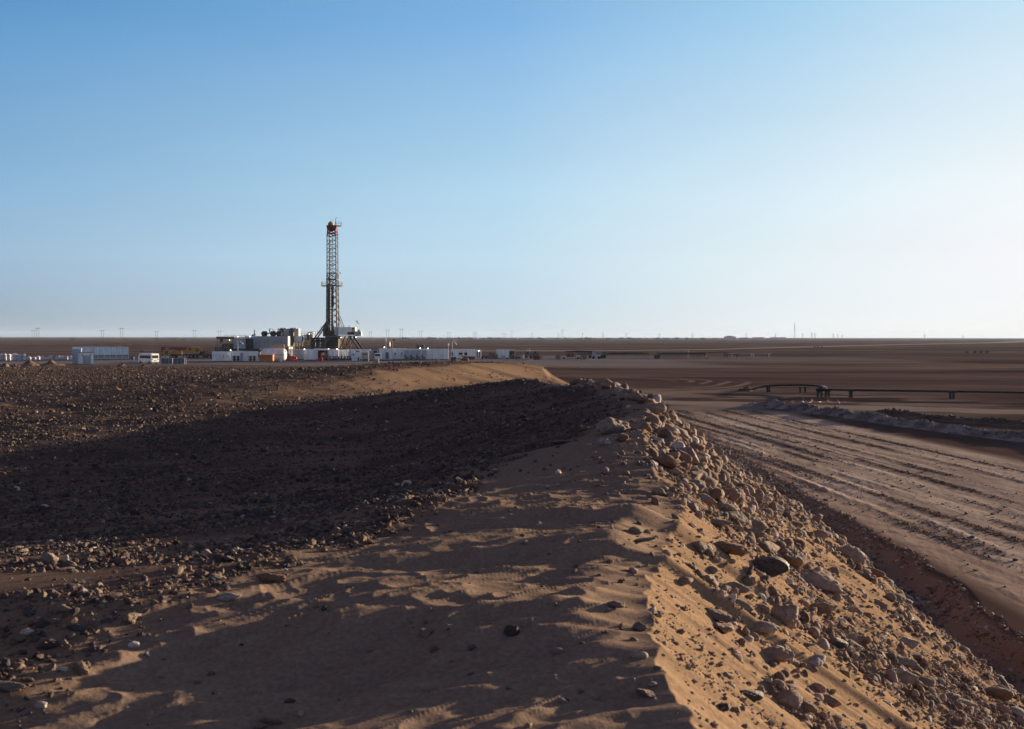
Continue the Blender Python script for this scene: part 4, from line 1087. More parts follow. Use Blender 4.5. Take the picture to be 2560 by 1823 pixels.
heap('dirt_heap', 118, 916, 75, 8, 'long low earth heap running towards the white door cabin', 'dirt', 4)
heap('dirt_heap', 300, 917, 26, 6, 'low dark earth heap left of the bus', 'dirt_dark', 6)
heap('dirt_heap', 356, 918, 24, 5, 'low dark earth heap in front of the bus', 'dirt_dark', 7)

# ---- long ribbed tank with a yellow rail
d = 312; x0, x1 = XP(183, d), XP(312.5, d); L = x1 - x0; H = 3.7
t = thing('ribbed_tank', 'long white ribbed steel tank behind the cabin with doors, yellow rail on top', 'tank', ((x0 + x1) / 2, d + 1.4, 0), face(248))
corrugated(L, 2.8, 2.55, 1.15, .82, .18).build('shell', 'white', t)
m = MB()
for k in range(10):
    xx = -L / 2 + .1 + (L - .2) * k / 9; m.box(xx - .09, xx + .09, -1.45, -1.25, 0, 1.14)
m.box(-L / 2, L / 2, -1.42, -1.28, 0, .14)
m.build('skid_legs', 'white', t)
MB().box(-L / 2 + .1, L / 2 - .1, -.9, 1.2, .2, 1.13).build('belly', 'grey', t)
MB().rail([(L * .12, -1.2, H), (L * .5 + .3, -1.2, H), (L * .5 + .3, 1.2, H), (L * .12, 1.2, H)], 1.15, .75, .05).build('guard_rail', 'yellow', t)
m = MB()
for sx in (0, .5): m.bar((L / 2 + .5 + sx, -1.2, 0), (L / 2 + .5 + sx, -1.2, H + 1.1), .05)
for k in range(13): m.bar((L / 2 + .5, -1.2, .35 * k + .3), (L / 2 + 1.0, -1.2, .35 * k + .3), .03)
m.build('ladder', 'yellow', t)

def cabin(name, label, px0, px1, pytop, pybase, depth=2.5, rz=0.0, mat='white', cat='cabin', roof='white', d=None, lift=0.12, base='dark', group=None):
    """box cabin whose near face spans px0..px1; returns the Empty and half length, height; near face at local y = 0"""
    d = d or DG(pybase); L = M_(px1 - px0, d) / max(.2, math.cos(rz)); H = ZP(pytop, d)
    t = thing(name, label, cat, (XP((px0 + px1) / 2, d), d, 0), rz + face((px0 + px1) / 2) * .9, group)
    MB().box(-L / 2, L / 2, 0, depth, lift, H - .14).build('wall', mat, t)
    MB().box(-L / 2 - .05, L / 2 + .05, -.05, depth + .05, H - .137, H).build('roof', roof, t)
    if lift: MB().box(-L / 2 + .1, L / 2 - .1, .1, depth - .1, 0, lift - .003).build('skid', base, t)
    return t, L, H, d
def door(t, x, w=.8, h=2.0, z=.15, mat='grey', y=-.02, handle=True):
    o = MB().box(x, x + w, y - .03, y + .017, z, z + h).build('door', mat, t)
    if handle: MB().box(x + w * .8, x + w * .88, y - .07, y - .033, z + h * .48, z + h * .54).build('handle', 'dark', o)
    return o
def window(t, x, w, z, h, mat='glass', y=-.02):
    o = MB().box(x - .05, x + w + .05, y - .03, y + .017, z - .05, z + h + .05).build('window', 'grey', t)
    MB().box(x, x + w, y - .045, y - .033, z, z + h).build('pane', mat, o)
    return o

t, L, H, d = cabin('site_cabin', 'tall steel cabin, shaded blue-grey, at the left end of the ribbed tank', 181, 202, 873, 912, 3.0, mat='blue_grey')  # blue-grey colour paints the shade on this side face
door(t, -.4, .8, 2.0, mat='blue_grey')
t, L, H, d = cabin('site_cabin', 'white cabin with double doors and a reddish roof edge, left of the bus', 201.5, 232, 882, 912, 2.6, roof='brown', d=248, rz=.25)
door(t, -.95, .95, 2.1); door(t, .03, .95, 2.1)
window(t, -1.15, .3, 2.35, .1); window(t, .75, .3, 2.35, .1)

# ---- bus
d = 254
t = thing('bus', 'small white bus with a row of dark side windows, parked beside the pad', 'bus', (XP(363, d), d + 2.2, 0), math.radians(140))
# local x = forwards
Lb, Wb, Hb = 6.6, 2.1, 2.62
m = MB(); m.prism([(-3.3, .35), (3.2, .35), (3.3, .9), (3.15, 1.6), (2.75, 2.35), (2.5, Hb), (-3.1, Hb), (-3.28, 2.4)], -Wb / 2, Wb / 2); body = m.build('body', 'white', t)
for sy in (-1, 1):
    y = sy * (Wb / 2 + .012)
    for k in range(5):
        a = -2.75 + k * 1.02
        MB().box(a, a + .95, min(y, y - sy * .02), max(y, y - sy * .02), 1.35, 2.1).build('side_window', 'glass', t)
MB().box(-3.33, -3.303, -.85, .85, 1.4, 2.15).build('rear_window', 'glass', t)
MB().box(-3.34, -3.303, -.3, .3, .8, .95).build('number_plate', 'dark', t)
MB().prism([(3.17, 1.45), (3.24, 1.5), (2.84, 2.3), (2.78, 2.28)], -.9, .9).build('windscreen', 'glass', t)
for sx in (-2.1, 2.2):
    for sy in (-1, 1):
        w = MB().cyl((sx, sy * .80, .40), (sx, sy * 1.07, .40), .40, 16).build('wheel', 'black', t)
        MB().cyl((sx, sy * 1.073, .40), (sx, sy * 1.09, .40), .2, 10).build('rim', 'grey', w)
for sy in (-.8, .8):
    MB().box(-3.34, -3.303, sy - .12, sy + .12, .95, 1.2).build('tail_light', 'dark_red', t)
MB().box(-3.45, -3.30, -1.0, 1.0, .36, .58).build('bumper', 'grey', t)

one(MB().lathe([(.28, 0), (.3, .02), (.3, .4), (.28, .42), (.3, .44), (.3, .86), (.27, .88)], 14), 'barrel', 'blue', 'blue barrel standing on the pad left of the bus', 'barrel', (XP(330.5, 300), 300, 0))
one(MB().lathe([(.28, 0), (.3, .02), (.3, .86), (.27, .88)], 14), 'barrel', 'white', 'small white drum beside the blue barrel', 'barrel', (XP(334.5, 300), 300, 0))

# ---- crane lorry
d = 324
t = thing('crane_truck', 'yellow crane truck with a long red telescopic boom pointing left', 'crane', (XP(456, d), d, 0), 0)
def cx(px): return XP(px, d) - XP(456, d)
def cz(py): return ZP(py, d)
MB().box(cx(416), cx(506), -1.1, 1.1, .75, 1.25).build('chassis', 'dark', t)
MB().box(cx(425), cx(455), -1.15, 1.15, 1.26, 2.2).build('deck_cover', 'yellow', t)
cb = MB().prism([(cx(415), .6), (cx(428), .6), (cx(428), 2.15), (cx(424), 2.5), (cx(417), 2.45), (cx(415), 1.7)], -1.2, 1.2).build('cab', 'yellow', t)
MB().box(cx(415.5), cx(423.5), -1.23, -1.205, 1.25, 2.3).build('window', 'teal', cb)
up = MB().prism([(cx(468), 1.6), (cx(503), 1.6), (cx(504), 3.2), (cx(497), 3.55), (cx(478), 3.7), (cx(472), 3.3), (cx(468), 3.0)], -1.25, 1.25).build('superstructure', 'yellow', t)
MB().box(cx(493), cx(499), -1.28, -1.255, 2.0, 2.9).build('grille', 'brown', up)
MB().box(cx(474), cx(481), -1.28, -1.255, 2.6, 3.2).build('cab_window', 'glass', up)
bm = MB().prism([(cx(408), 2.75), (cx(472), 2.55), (cx(474), 3.4), (cx(408), 3.55)], -.45, .45).build('boom', 'red', t)
MB().box(cx(416), cx(424), -.47, -.453, 3.0, 3.2).build('lettering_panel', 'cream', bm)
MB().box(cx(438), cx(452), -.30, .30, 2.3, 2.52).build('boom_cylinder', 'steel', t)
MB().prism([(cx(404), 2.1), (cx(408.5), 2.2), (cx(408.5), 3.65), (cx(404.5), 3.6)], -.5, .5).build('boom_head', 'dark_red', t)
MB().cyl((cx(406), 0, 2.1), (cx(406), 0, 1.2), .03, 5).box(cx(404.5), cx(407.5), -.2, .2, .6, 1.25).build('hook_block', 'dark_red', t)
MB().box(cx(498), cx(508), -1.2, 1.2, 1.3, 2.2).build('counterweight', 'dark', t)
for px in (430, 438, 472, 480, 491):
    for sy in (-1, 1):
        w = MB().cyl((cx(px), sy * .85, .5), (cx(px), sy * 1.2, .5), .5, 16).build('wheel', 'black', t)
        MB().cyl((cx(px), sy * 1.203, .5), (cx(px), sy * 1.22, .5), .22, 10).build('rim', 'cream', w)
for px in (461, 500):
    MB().box(cx(px) - .15, cx(px) + .15, -1.5, -1.2, 0, 1.3).build('outrigger', 'mid', t)

# ---- mesh crates
cr0 = None
for i, (a, b) in enumerate([(403, 430.5), (434, 460.5)]):
    d = 252; w = M_(b - a, d); loc = (XP((a + b) / 2, d), d, 0); lab = ('left', 'right')[i] + ' one of two grey steel cage boxes in front of the crane truck'
    if cr0 is None:
        t = cr0 = thing('cage_box', lab, 'crate', loc, 0, 'grey steel cage boxes')
        h = 1.5; f = MB()
        for x in (-w / 2, -w / 6, w / 6, w / 2):
            for y in (0, 1.2): f.box(x - .04, x + .04, y - .04, y + .04, 0, h)
        for z in (.06, h): 
            for y in (0, 1.2): f.box(-w / 2, w / 2, y - .045, y + .045, z - .04, z + .04)
        f.build('frame', 'grey', t)
        for x in (-w / 2, -w / 6, w / 6):
            MB().box(x + .06, x + w / 3 - .06, .02, .05, .12, h - .06).build('panel', 'mid', t)
        MB().box(-w / 2 + .05, w / 2 - .05, .1, 1.15, .1, .2).build('floor_plate', 'dark', t)
    else:
        dup(cr0, loc, 0, lab)
one(MB().box(-1.9, 1.9, 0, 1.6, .1, .3).box(-1.7, -1.5, 0, 1.6, 0, .1).box(1.5, 1.7, 0, 1.6, 0, .1).box(-1.2, .6, .2, 1.3, .3, .75), 'skid_pallet', 'blue_grey', 'pale flat skid lying between the bus and the crane truck', 'skid', (XP(413, 305), 305, 0))
d = 322
m = MB()
for px in (506, 512, 519, 525, 532):
    x = XP(px, d) - XP(519, d)
    for y in (0, 2.2): m.bar((x, y, .7), (x, y, 2.9), .07)
m.bar((-1.7, 0, 1.8), (1.7, 0, 1.8), .05).bar((-1.7, 0, 2.85), (1.7, 0, 2.85), .05)
t = thing('stake_trailer', 'dark trailer with upright stakes parked behind the crane truck', 'trailer', (XP(519, d), d, 0))
m.build('stakes', 'steel', t); MB().box(-2.0, 2.0, -.1, 2.4, .6, .85).build('bed', 'dark', t)
for x in (-1.2, -.2, 1.2): MB().cyl((x, -.12, .42), (x, .25, .42), .42, 14).build('wheel', 'black', t)
MB().box(-1.6, .6, .2, 2.0, .86, 1.35).build('load', 'dark_red', t)

# ---- three white cabins with cooling units
t, L, H, d = cabin('office_cabin', 'white cabin with blue stencilled marks at the left end of the pad row', 531, 579.5, 880.5, 904.5, 2.6)
g = MB()
for (a, b, z0, z1) in [(-2.5, -2.35, 1.2, 1.9), (-2.2, -1.4, 1.75, 1.82), (-1.9, -1.3, 1.45, 1.5), (.3, .42, 1.0, 1.9), (.9, 1.5, 1.3, 1.36), (1.0, 1.4, 1.05, 1.1), (1.2, 1.3, 1.5, 1.85), (1.75, 1.85, 1.0, 1.8)]:
    g.box(a, b, -.02, -.003, z0, z1)
g.build('stencil_marks', 'blue', t); door(t, -.7, .9, 2.0, mat='white')
t, L, H, d = cabin('office_cabin', 'white cabin with a grey door between two stacks of cooling fans', 580, 611, 879, 905, 2.6, rz=.12)
ac_unit(t, -L / 2 + .05, 0, .15, 2.2, 1.5); door(t, L / 2 - 1.2, .75, 2.2)
t, L, H, d = cabin('office_cabin', 'third white cabin of the row, cooling fans at its right end', 612, 642, 879.5, 905, 2.6, rz=-.12)
ac_unit(t, L / 2 - 2.3, 0, .15, 2.2, 1.5); MB().box(.9, 1.35, -.2, 0, 1.7, 2.6).build('duct', 'white', t)

def windsock(px, pytop, pybase, d, label, dirx=1, col='grey', drop=.6, size=1.5):
    zb, zt = ZP(pybase, d), ZP(pytop, d)
    t = thing('windsock', label, 'windsock', (XP(px, d), d, zb))
    h = zt - zb
    MB().cyl((0, 0, 0), (0, 0, h), .05, 6).build('pole', 'white', t)
    MB().cyl((dirx * .05, 0, h - .1), (dirx * size, 0, h - .1 - size * drop), .22, 10, .10).build('sock', col, t, True)
windsock(595, 850, 878, 280, 'pale windsock hanging from a pole above the office cabins', 1, 'grey', .8, 1.5)
windsock(891, 802, 819, 338, 'small pale windsock on the rig cabin roof beside the derrick', 1, 'grey', 1.2, 1.0)
windsock(1131, 849, 873, 318, 'grey windsock above the white cabin right of the containers', 1, 'grey', 1.2, 1.4)

# ---- horizontal storage tank
d = 279; xa, xb = XP(648, d), XP(714, d); Lt = xb - xa; rt = M_(33, d) / 2
t = thing('storage_tank', 'round-ended white horizontal tank with a red stripe and a yellow ladder', 'tank', ((xa + xb) / 2, d + rt, 0), math.radians(0))
zc_ = ZP(872, d) - rt
prof = [(0.05, -Lt / 2)] + [(rt * math.sin(a), -Lt / 2 + 1.1 * (1 - math.cos(a))) for a in [math.pi / 2 * k / 7 for k in range(1, 8)]]
prof += [(r, -h) for r, h in prof[::-1]]
MB().lathe(prof, 36, 'x', (0, 0, zc_)).build('vessel', 'white', t, True)
MB().lathe([(rt + .012, -Lt / 2 + 1.15), (rt + .02, -Lt / 2 + 1.16), (rt + .02, Lt / 2 - 1.16), (rt + .012, Lt / 2 - 1.15)][:0] or [(rt * .2, -.01), (rt + .015, -.008), (rt + .015, .008), (rt * .2, .01)], 36, 'x', (0, 0, zc_)).build('weld_band', 'grey', t, True)
MB().box(-Lt / 2 + .3, Lt / 2 - .25, -rt - .035, -rt + .06, zc_ - .02, zc_ + .10).build('stripe', 'red', t)
for sx in (-1, 1): MB().box(sx * Lt * .3 - .25, sx * Lt * .3 + .25, -rt * .8, rt * .8, 0, zc_ - rt * .55).build('saddle', 'white', t)
MB().rail([(-Lt * .12, -.6, zc_ + rt * .93), (Lt * .38, -.6, zc_ + rt * .93), (Lt * .38, .6, zc_ + rt * .93)], 1.1, .55, .045).build('guard_rail', 'yellow', t)
m = MB()
for s_ in (0, .45): m.bar((Lt * .25 + s_, -rt - .12, .9), (Lt * .25 + s_, -rt - .1, zc_ + rt + 1.1), .05)
for k in range(11): m.bar((Lt * .25, -rt - .12, 1.1 + .32 * k), (Lt * .25 + .45, -rt - .12, 1.1 + .32 * k), .03)
m.build('ladder', 'yellow', t)
d = 274
t = thing('tool_box', 'orange steel box in front of the round white tank', 'box', (XP(665, d), d, 0))
MB().box(-1.85, 1.85, 0, 1.6, .2, 1.9).build('body', 'orange', t); MB().box(-1.9, 1.9, -.05, 1.65, 1.903, 2.0).build('lid', 'orange', t)
MB().box(-1.7, -1.4, .05, 1.5, 0, .197).box(1.4, 1.7, .05, 1.5, 0, .197).build('feet', 'dark', t)
# red pump set
d = 284
t = thing('pump_set', 'red engine-driven pump on a skid right of the round white tank', 'pump', (XP(731, d), d, 0))
MB().box(-1.0, 1.1, 0, 1.2, .15, .35).build('skid', 'dark', t); MB().box(-.9, .5, .15, 1.05, .36, 1.5, .08).build('engine_cover', 'red', t)
MB().cyl((.5, .6, .9), (1.05, .6, .9), .42, 14).build('pump_head', 'red', t)
MB().cyl((-.8, .6, 1.5), (-.8, .6, 3.4), .07, 8).build('exhaust', 'blue', t); MB().cyl((-.8, .6, 2.9), (.9, .6, 2.75), .05, 6).build('hose_boom', 'blue', t)
d = 287
t = thing('hose_rack', 'reddish hose reel between the round tank and the red pump', 'reel', (XP(718, d), d, 0))
MB().cyl((-.35, .5, 1.05), (.35, .5, 1.05), .8, 18).build('hose', 'brown', t)
for s_ in (-.45, .4): MB().cyl((s_, .5, 1.05), (s_ + .05, .5, 1.05), 1.0, 18).build('flange', 'rust', t)
MB().box(-.6, .6, 0, 1.0, 0, .12).build('skid', 'dark', t)

# ---- generator houses with exhausts
d = 345; X0 = XP(617, d)
edges = [617, 632, 651, 674, 695, 707, 720]
for i in range(6):
    a, b = XP(edges[i], d), XP(edges[i + 1], d) - .03
    ztop = ZP(841.5 + (0.6 if i == 0 else 0), d); z0 = 2.75
    yy = d + (1.2 if i == 0 else 0)
    t = thing('generator_house', '%s grey-white generator house panel from the left in the tall row under the mufflers' % ORD[i], 'generator', ((a + b) / 2, yy, 0), 0, 'generator houses')
    w = b - a
    MB().box(-w / 2, w / 2, 0, 10, z0, ztop).build('housing', 'blue_grey' if i == 0 else 'grey', t)  # first housing's blue-grey paints the row's shaded left side face
    MB().box(-w / 2 + .1, w / 2 - .1, .3, 9.8, 0, z0 - .003).build('skid', 'dark', t)
    m = MB()
    for k in range(4): m.box(-w / 2 + .15, w / 2 - .15, -.05, -.003, z0 + .5 + k * .85, z0 + .58 + k * .85)
    m.build('louvre', 'grey', t)
    zt = ztop
    if i in (2, 3, 4):
        mf = MB().lathe([(.25, -1.15), (.85, -.85), (.95, 0), (.85, .7), (.3, 1.0)], 18, 'x', (-.3 if i != 4 else -.5, .9, zt + .85)).build('muffler', 'dark', t, True)
        top = ZP({2: 822, 3: 822, 4: 824}[i], d); xs = w / 2 - (.1 if i != 4 else -.2)
        MB().tube([(.4, .9, zt + .8), (xs - .15, .9, zt + 1.0), (xs, .9, zt + 1.5), (xs, .9, top - .3), (xs + .15, .9, top)], .19, 8).build('exhaust', 'dark', t, True)
        if i == 3: MB().cyl((-.9, .9, zt + 2.6), (.1, .9, zt + 1.7), .12, 8).build('rain_flap', 'grey', t)
    if i == 1:
        MB().tube([(-w / 2 - .5, .9, zt + .1), (-w / 2 - .3, .9, zt + .35), (w / 2 - 1.9, .9, zt + .4)], .25, 8).build('silencer', 'dark', t, True)
        MB().cyl((-.9, .9, zt + .2), (-.9, .9, ZP(825, d)), .16, 8).build('exhaust', 'dark', t)
# cooling boxes
co0 = None
for i, px in enumerate([710, 735]):
    d = 352; lab = ('left', 'right')[i] + ' one of two tall grey cooling units on the roof behind the mufflers'; loc = (XP(px, d), d, ZP(842, d))
    if co0 is None:
        t = co0 = thing('cooling_unit', lab, 'cooling unit', loc, 0, 'cooling units on the roof')
        MB().box(-1.75, -.05, 0, 3, 0, 2.75).build('side_box', 'mid', t); MB().box(-.05, 1.65, .0, 3, .0, 2.75).build('lit_front', 'silver', t)  # shaded left side and lit front painted as two tones
        for x in (-1.0, .2): MB().cyl((x, 1, 2.753), (x, 1, 3.05), .5, 14).build('fan_cowl', 'grey', t)
    else: dup(co0, loc, 0, lab)
# platform under them and steel deck to the right
d = 351
m = MB().box(XP(697, d), XP(748, d), d, d + 4, ZP(842.0, d) - .35, ZP(842.0, d) - .02)
for px in (699, 722, 746): m.box(XP(px, d) - .12, XP(px, d) + .12, d + .1, d + .35, 0, ZP(842.0, d) - .36)
one(m, 'steel_platform', 'steel', 'dark steel deck carrying the two tall cooling units', 'platform')

# ---- tanks and frames at the back left
d = 340
t = thing('pipe_gantry', 'dark open steel frame with pipes at the left end of the back row', 'frame', (XP(562, d), d, 0))
def fx(px): return XP(px, d) - XP(562, d)
m = MB()
for px in (543, 551, 563, 575, 583):
    for y in (0, 3): m.bar((fx(px), y, 2.5), (fx(px), y, ZP(843, d)), .09)
for py in (843.5, 847.3): m.box(fx(541), fx(585), -.05, .1, ZP(py, d) - .1, ZP(py, d) + .12)
m.box(fx(541), fx(585), 0, 3, ZP(848, d) - .1, ZP(848, d)); m.build('frame', 'steel', t)
MB().cyl((fx(541), -.4, ZP(845.5, d)), (fx(585), -.4, ZP(845.5, d)), .13, 8).build('pipe', 'steel', t)
MB().rail([(fx(560), -.05, ZP(848, d)), (fx(585), -.05, ZP(848, d))], 1.2, .9, .05).build('guard_rail', 'olive', t)
MB().box(fx(550), fx(555), .2, 1.2, ZP(857, d), ZP(849, d)).build('hopper', 'dark_red', t)
t = thing('mud_tank', 'olive open mud tank under the dark frame at the back left', 'tank', (XP(572, d), d - 2, 0))
MB().box(-1.8, 1.6, 0, 2, .2, ZP(860, d)).build('tank', 'olive', t); MB().box(-4.2, -1.9, 0, 2, .2, ZP(868, d)).build('block', 'mid', t)
MB().rail([(-1.8, 0, ZP(860, d)), (1.6, 0, ZP(860, d))], 1.0, .7, .05).build('guard_rail', 'yellow', t)
t = thing('steel_silo', 'square grey-blue tank with yellow rails, left of the generator houses', 'tank', (XP(600, d), d - 1, 0))
w = M_(29, d) / 2
MB().box(-w, w, 0, 3.4, 1.8, ZP(849, d)).build('body', 'blue_grey', t); MB().box(w + .03, w + 1.9, .8, 3.6, 1.5, ZP(848, d)).build('recess_shade', 'dark', t)  # dark box stands in for the shade between tank and houses
MB().rail([(-w, 0, ZP(849, d)), (w, 0, ZP(849, d)), (w, 3, ZP(849, d))], 1.2, .6, .06).build('guard_rail', 'yellow', t)
MB().box(-.2, 1.0, -.03, -.003, ZP(861, d), ZP(860, d)).build('stripe', 'dark_red', t)
MB().box(-w * 2, w * 2, -.1, 3, .2, 1.7).build('base', 'dark', t)
# pipework deck in front of the generator houses
one(MB().box(XP(560, 335), XP(648, 335), 335, 338, .2, ZP(873, 335)), 'steel_platform', 'dark', 'dark low deck behind the office cabins', 'platform')

# ---- white control house, separator drum, yellow decks between generators and rig
d = 342
def gx(px): return XP(px, d) - XP(760, d)
t = thing('control_house', 'small white raised control house with a blue door, left of the separator drum', 'cabin', (XP(760, d), d, 0))
MB().box(gx(733.5), gx(755), 0, 2.6, ZP(855, d), ZP(841, d)).build('wall', 'white', t)
MB().box(gx(755.03), gx(758), .1, 2.6, ZP(855, d), ZP(842, d)).build('door', 'blue', t)
m = MB()
for px in (736, 742, 749, 756): m.box(gx(px) - .08, gx(px) + .08, .1, .3, 1.0, ZP(855, d) - .003)
m.build('support', 'cream', t)
t = thing('steel_platform', 'yellow-railed steel deck between the generator houses and the derrick', 'platform', (XP(760, d), d - 1, 0))
MB().box(gx(721), gx(845), 0, 5, ZP(867, d) - .25, ZP(867, d)).build('deck', 'olive', t)
MB().rail([(gx(740), -.02, ZP(867, d)), (gx(845), -.02, ZP(867, d))], 1.3, 1.3, .06).build('guard_rail', 'yellow', t)
m = MB()
for px in (722, 735, 760, 775, 800, 825, 843): m.box(gx(px) - .12, gx(px) + .12, .2, .45, 0, ZP(867, d) - .26)
m.build('support', 'dark', t)
MB().box(gx(727), gx(735), 0, 1.5, ZP(866, d), ZP(832, d)).build('stair_tower', 'olive', t)
MB().box(gx(747), gx(771), 1.2, 4, ZP(839, d) - .2, ZP(839, d)).build('upper_deck', 'orange', t)
MB().rail([(gx(745), 1.2, ZP(839, d)), (gx(770), 1.2, ZP(839, d))], 1.1, 1.0, .05).build('upper_rail', 'yellow', t)
MB().box(gx(762), gx(765.5), 0, .5, ZP(866, d), ZP(838, d)).build('column', 'yellow', t)
t = thing('separator_drum', 'tall cream separator drum with a pale canopy, left of the derrick', 'tank', (XP(777, d), d, 0))
MB().cyl((0, 1, ZP(866, d)), (0, 1, ZP(836, d)), M_(6, d), 22).build('drum', 'cream', t, True)
MB().box(-1.6, -.85, .2, 1.8, ZP(852, d), ZP(836, d)).build('side_box', 'mid', t)
MB().lathe([(1.35, 0), (1.2, .28), (.5, .42), (.1, .45)], 20, c=(-.1, 1, ZP(834, d))).build('canopy', 'white', t, True)
m = MB()
for s_ in (-1, .9): m.bar((s_, 1, ZP(836, d)), (s_, 1, ZP(834, d) + .05), .06)
m.build('canopy_post', 'cream', t)

# ---- the rig
D = 340.0; CXR = XP(832, D)
rig = thing('drilling_rig', 'tall lattice drilling derrick with red top standing over the site', 'drilling rig', (CXR, D, 0), 0)
def rx(px): return XP(px, D) - CXR
def rz_(py): return ZP(py, D)
ang = math.radians(41)
def corner(k, h):                                     # half diagonal by height
    h0, h1 = rz_(815), rz_(690)
    hd = np.interp(h, [rz_(830), h0, h1, rz_(684), rz_(593), rz_(570)], [2.5, 2.45, 2.4, 2.15, 2.1, 1.6])
    a = ang + math.pi / 2 * k
    return Vector((hd * math.cos(a), hd * math.sin(a), h))
hb, hm, ht, hc = rz_(836), rz_(684), rz_(593), rz_(570)
for k in range(4):
    MB().tube([corner(k, hb), corner(k, hm)], .22, 6).build('mast_leg', 'steel', rig)
    MB().tube([corner(k, hm + .02), corner(k, ht)], .17, 6).build('mast_leg', 'mast', rig)
    MB().tube([corner(k, ht + .02), corner(k, hc)], .26, 6).build('mast_leg', 'dark_red', rig)
for (z0, z1, n, w, mt) in [(hb, hm, 10, .17, 'steel'), (hm, ht, 9, .11, 'mast'), (ht, hc, 3, .20, 'dark_red')]:
    m = MB()
    for j in range(n):
        a, b = z0 + (z1 - z0) * j / n, z0 + (z1 - z0) * (j + 1) / n
        for k in range(4):
            if k == 0 and mt == 'steel' and j < 7: continue
            m.bar(corner(k, b), corner((k + 1) % 4, b), w * 1.25)
            p, q = (k, (k + 1) % 4) if j % 2 else ((k + 1) % 4, k)
            m.bar(corner(p, a), corner(q, b), w)
            if mt == 'steel':
                m.bar(corner(q, a), corner(p, b), w * .8)
    m.build('mast_bracing', mt, rig)
# splice rings where the lower mast section ends
for py in (684, 701, 776, 790, 806):
    m = MB(); h = rz_(py)
    for k in range(4): m.bar(corner(k, h) * 1.0 + Vector((0, 0, 0)), corner((k + 1) % 4, h), .17)
    m.build('ring_beam', 'mid', rig)
cp = MB().box(-1.75, 1.6, -1.5, 1.5, hc, hc + .55).prism([(-1.55, hc - .9), (1.4, hc - .9), (1.6, hc - .003), (-1.75, hc - .003)], -1.2, 1.2).build('crown_frame', 'dark_red', rig)
MB().lathe([(.95, 0), (1.0, .5), (.75, 1.1), (.2, 1.45)], 18, c=(-.55, 0, hc + .56)).build('crown_block', 'yellow', rig, True)
MB().box(1.63, 3.0, -1.2, 1.2, hc + .35, hc + .5).build('crown_platform', 'red', rig)
MB().rail([(1.7, -1.2, hc + .5), (3.0, -1.2, hc + .5), (3.0, 1.2, hc + .5)], 1.2, .7, .04).build('guard_rail', 'mid', rig)
MB().tube([(1.1, 0, hc + .5), (1.1, 0, hc + 2.2), (1.25, 0, hc + 3.2), (1.7, 0, hc + 3.2)], .1, 6).bar((.85, -.3, hc + .5), (1.1, 0, hc + 2.2), .07).bar((1.5, .3, hc + .5), (1.1, 0, hc + 2.0), .07).build('gin_pole', 'dark_red', rig)
MB().bar((-.5, 0, hc + 1.9), (-.5, 0, hc + 3.8), .035).bar((.1, 0, hc + 1.2), (.1, 0, hc + 2.6), .035).bar((-.3, 0, hc + 2.55), (.5, 0, hc + 2.5), .05).build('aerial', 'dark', rig)
# inside: hoisting lines, block, top drive, guide
MB().box(-.35, .35, -.35, .35, rz_(737), rz_(722)).cyl((-.45, 0, rz_(722)), (.45, 0, rz_(722)), .5, 12).build('travelling_block', 'rust', rig)
MB().box(-.4, .45, -.45, .45, rz_(768), rz_(739)).build('top_drive', 'dark', rig)
m = MB()
for s_ in (-.25, -.08, .1, .28): m.bar((s_, 0, rz_(722)), (s_ * .6, 0, hc - .9), .055)
m.build('hoist_line', 'mid', rig)
MB().bar((-.9, .2, rz_(836)), (-.9, .2, rz_(600)), .13).bar((-.6, .2, rz_(836)), (-.6, .2, rz_(600)), .08).build('standpipe', 'mid', rig)
m = MB()
for s_ in (1.5, 1.9): m.bar((s_, -.9, rz_(836)), (s_, -.9, rz_(596)), .03)
for k in range(70): m.bar((1.5, -.9, rz_(834) + k * .47), (1.9, -.9, rz_(834) + k * .47), .02)
m.build('ladder', 'mast', rig)
# racking board
rbd = MB().box(rx(806), rx(816.3), -1.4, 1.4, rz_(717), rz_(715)).box(rx(848), rx(856), -1.4, 1.4, rz_(717), rz_(715)).box(rx(806), rx(856), -1.7, -1.42, rz_(717), rz_(715)).build('racking_board', 'olive', rig)
MB().rail([(rx(816), -1.6, rz_(715)), (rx(806), -1.6, rz_(715)), (rx(806), 1.4, rz_(715))], 1.15, .7, .045).rail([(rx(848), -1.6, rz_(715)), (rx(856), -1.6, rz_(715)), (rx(856), 1.4, rz_(715))], 1.15, .7, .045).build('guard_rail', 'yellow', rbd)
MB().rail([(rx(816), -1.65, rz_(715)), (rx(848), -1.65, rz_(715))], 1.15, .8, .05).build('finger_rail', 'olive', rbd)
MB().bar((rx(849.5), -.5, rz_(684)), (rx(851.5), -.5, rz_(681)), .06).box(rx(851), rx(853), -.7, -.3, rz_(686), rz_(683)).build('camera_bracket', 'dark', rig)
# raising legs and back stays
for y in (-2.4, 2.4):
    MB().tube([(rx(790), y, rz_(846)), (rx(814), y * .6, rz_(812)), (rx(818), y * .4, rz_(805))], .26, 6).build('a_frame_leg', 'dark', rig)
    MB().tube([(rx(848), y * .5, rz_(790)), (rx(858), y, rz_(818))], .13, 6).build('back_stay', 'mast', rig)
MB().rail([(rx(797), -2.6, rz_(838)), (rx(812), -2.6, rz_(838))], 1.2, .6, .05).rail([(rx(806), -2.6, rz_(826)), (rx(812), -2.6, rz_(826))], 1.2, .6, .05).rail([(rx(776), -2.6, rz_(841)), (rx(792), -2.6, rz_(841))], 1.5, .7, .05).build('guard_rail', 'mid', rig)
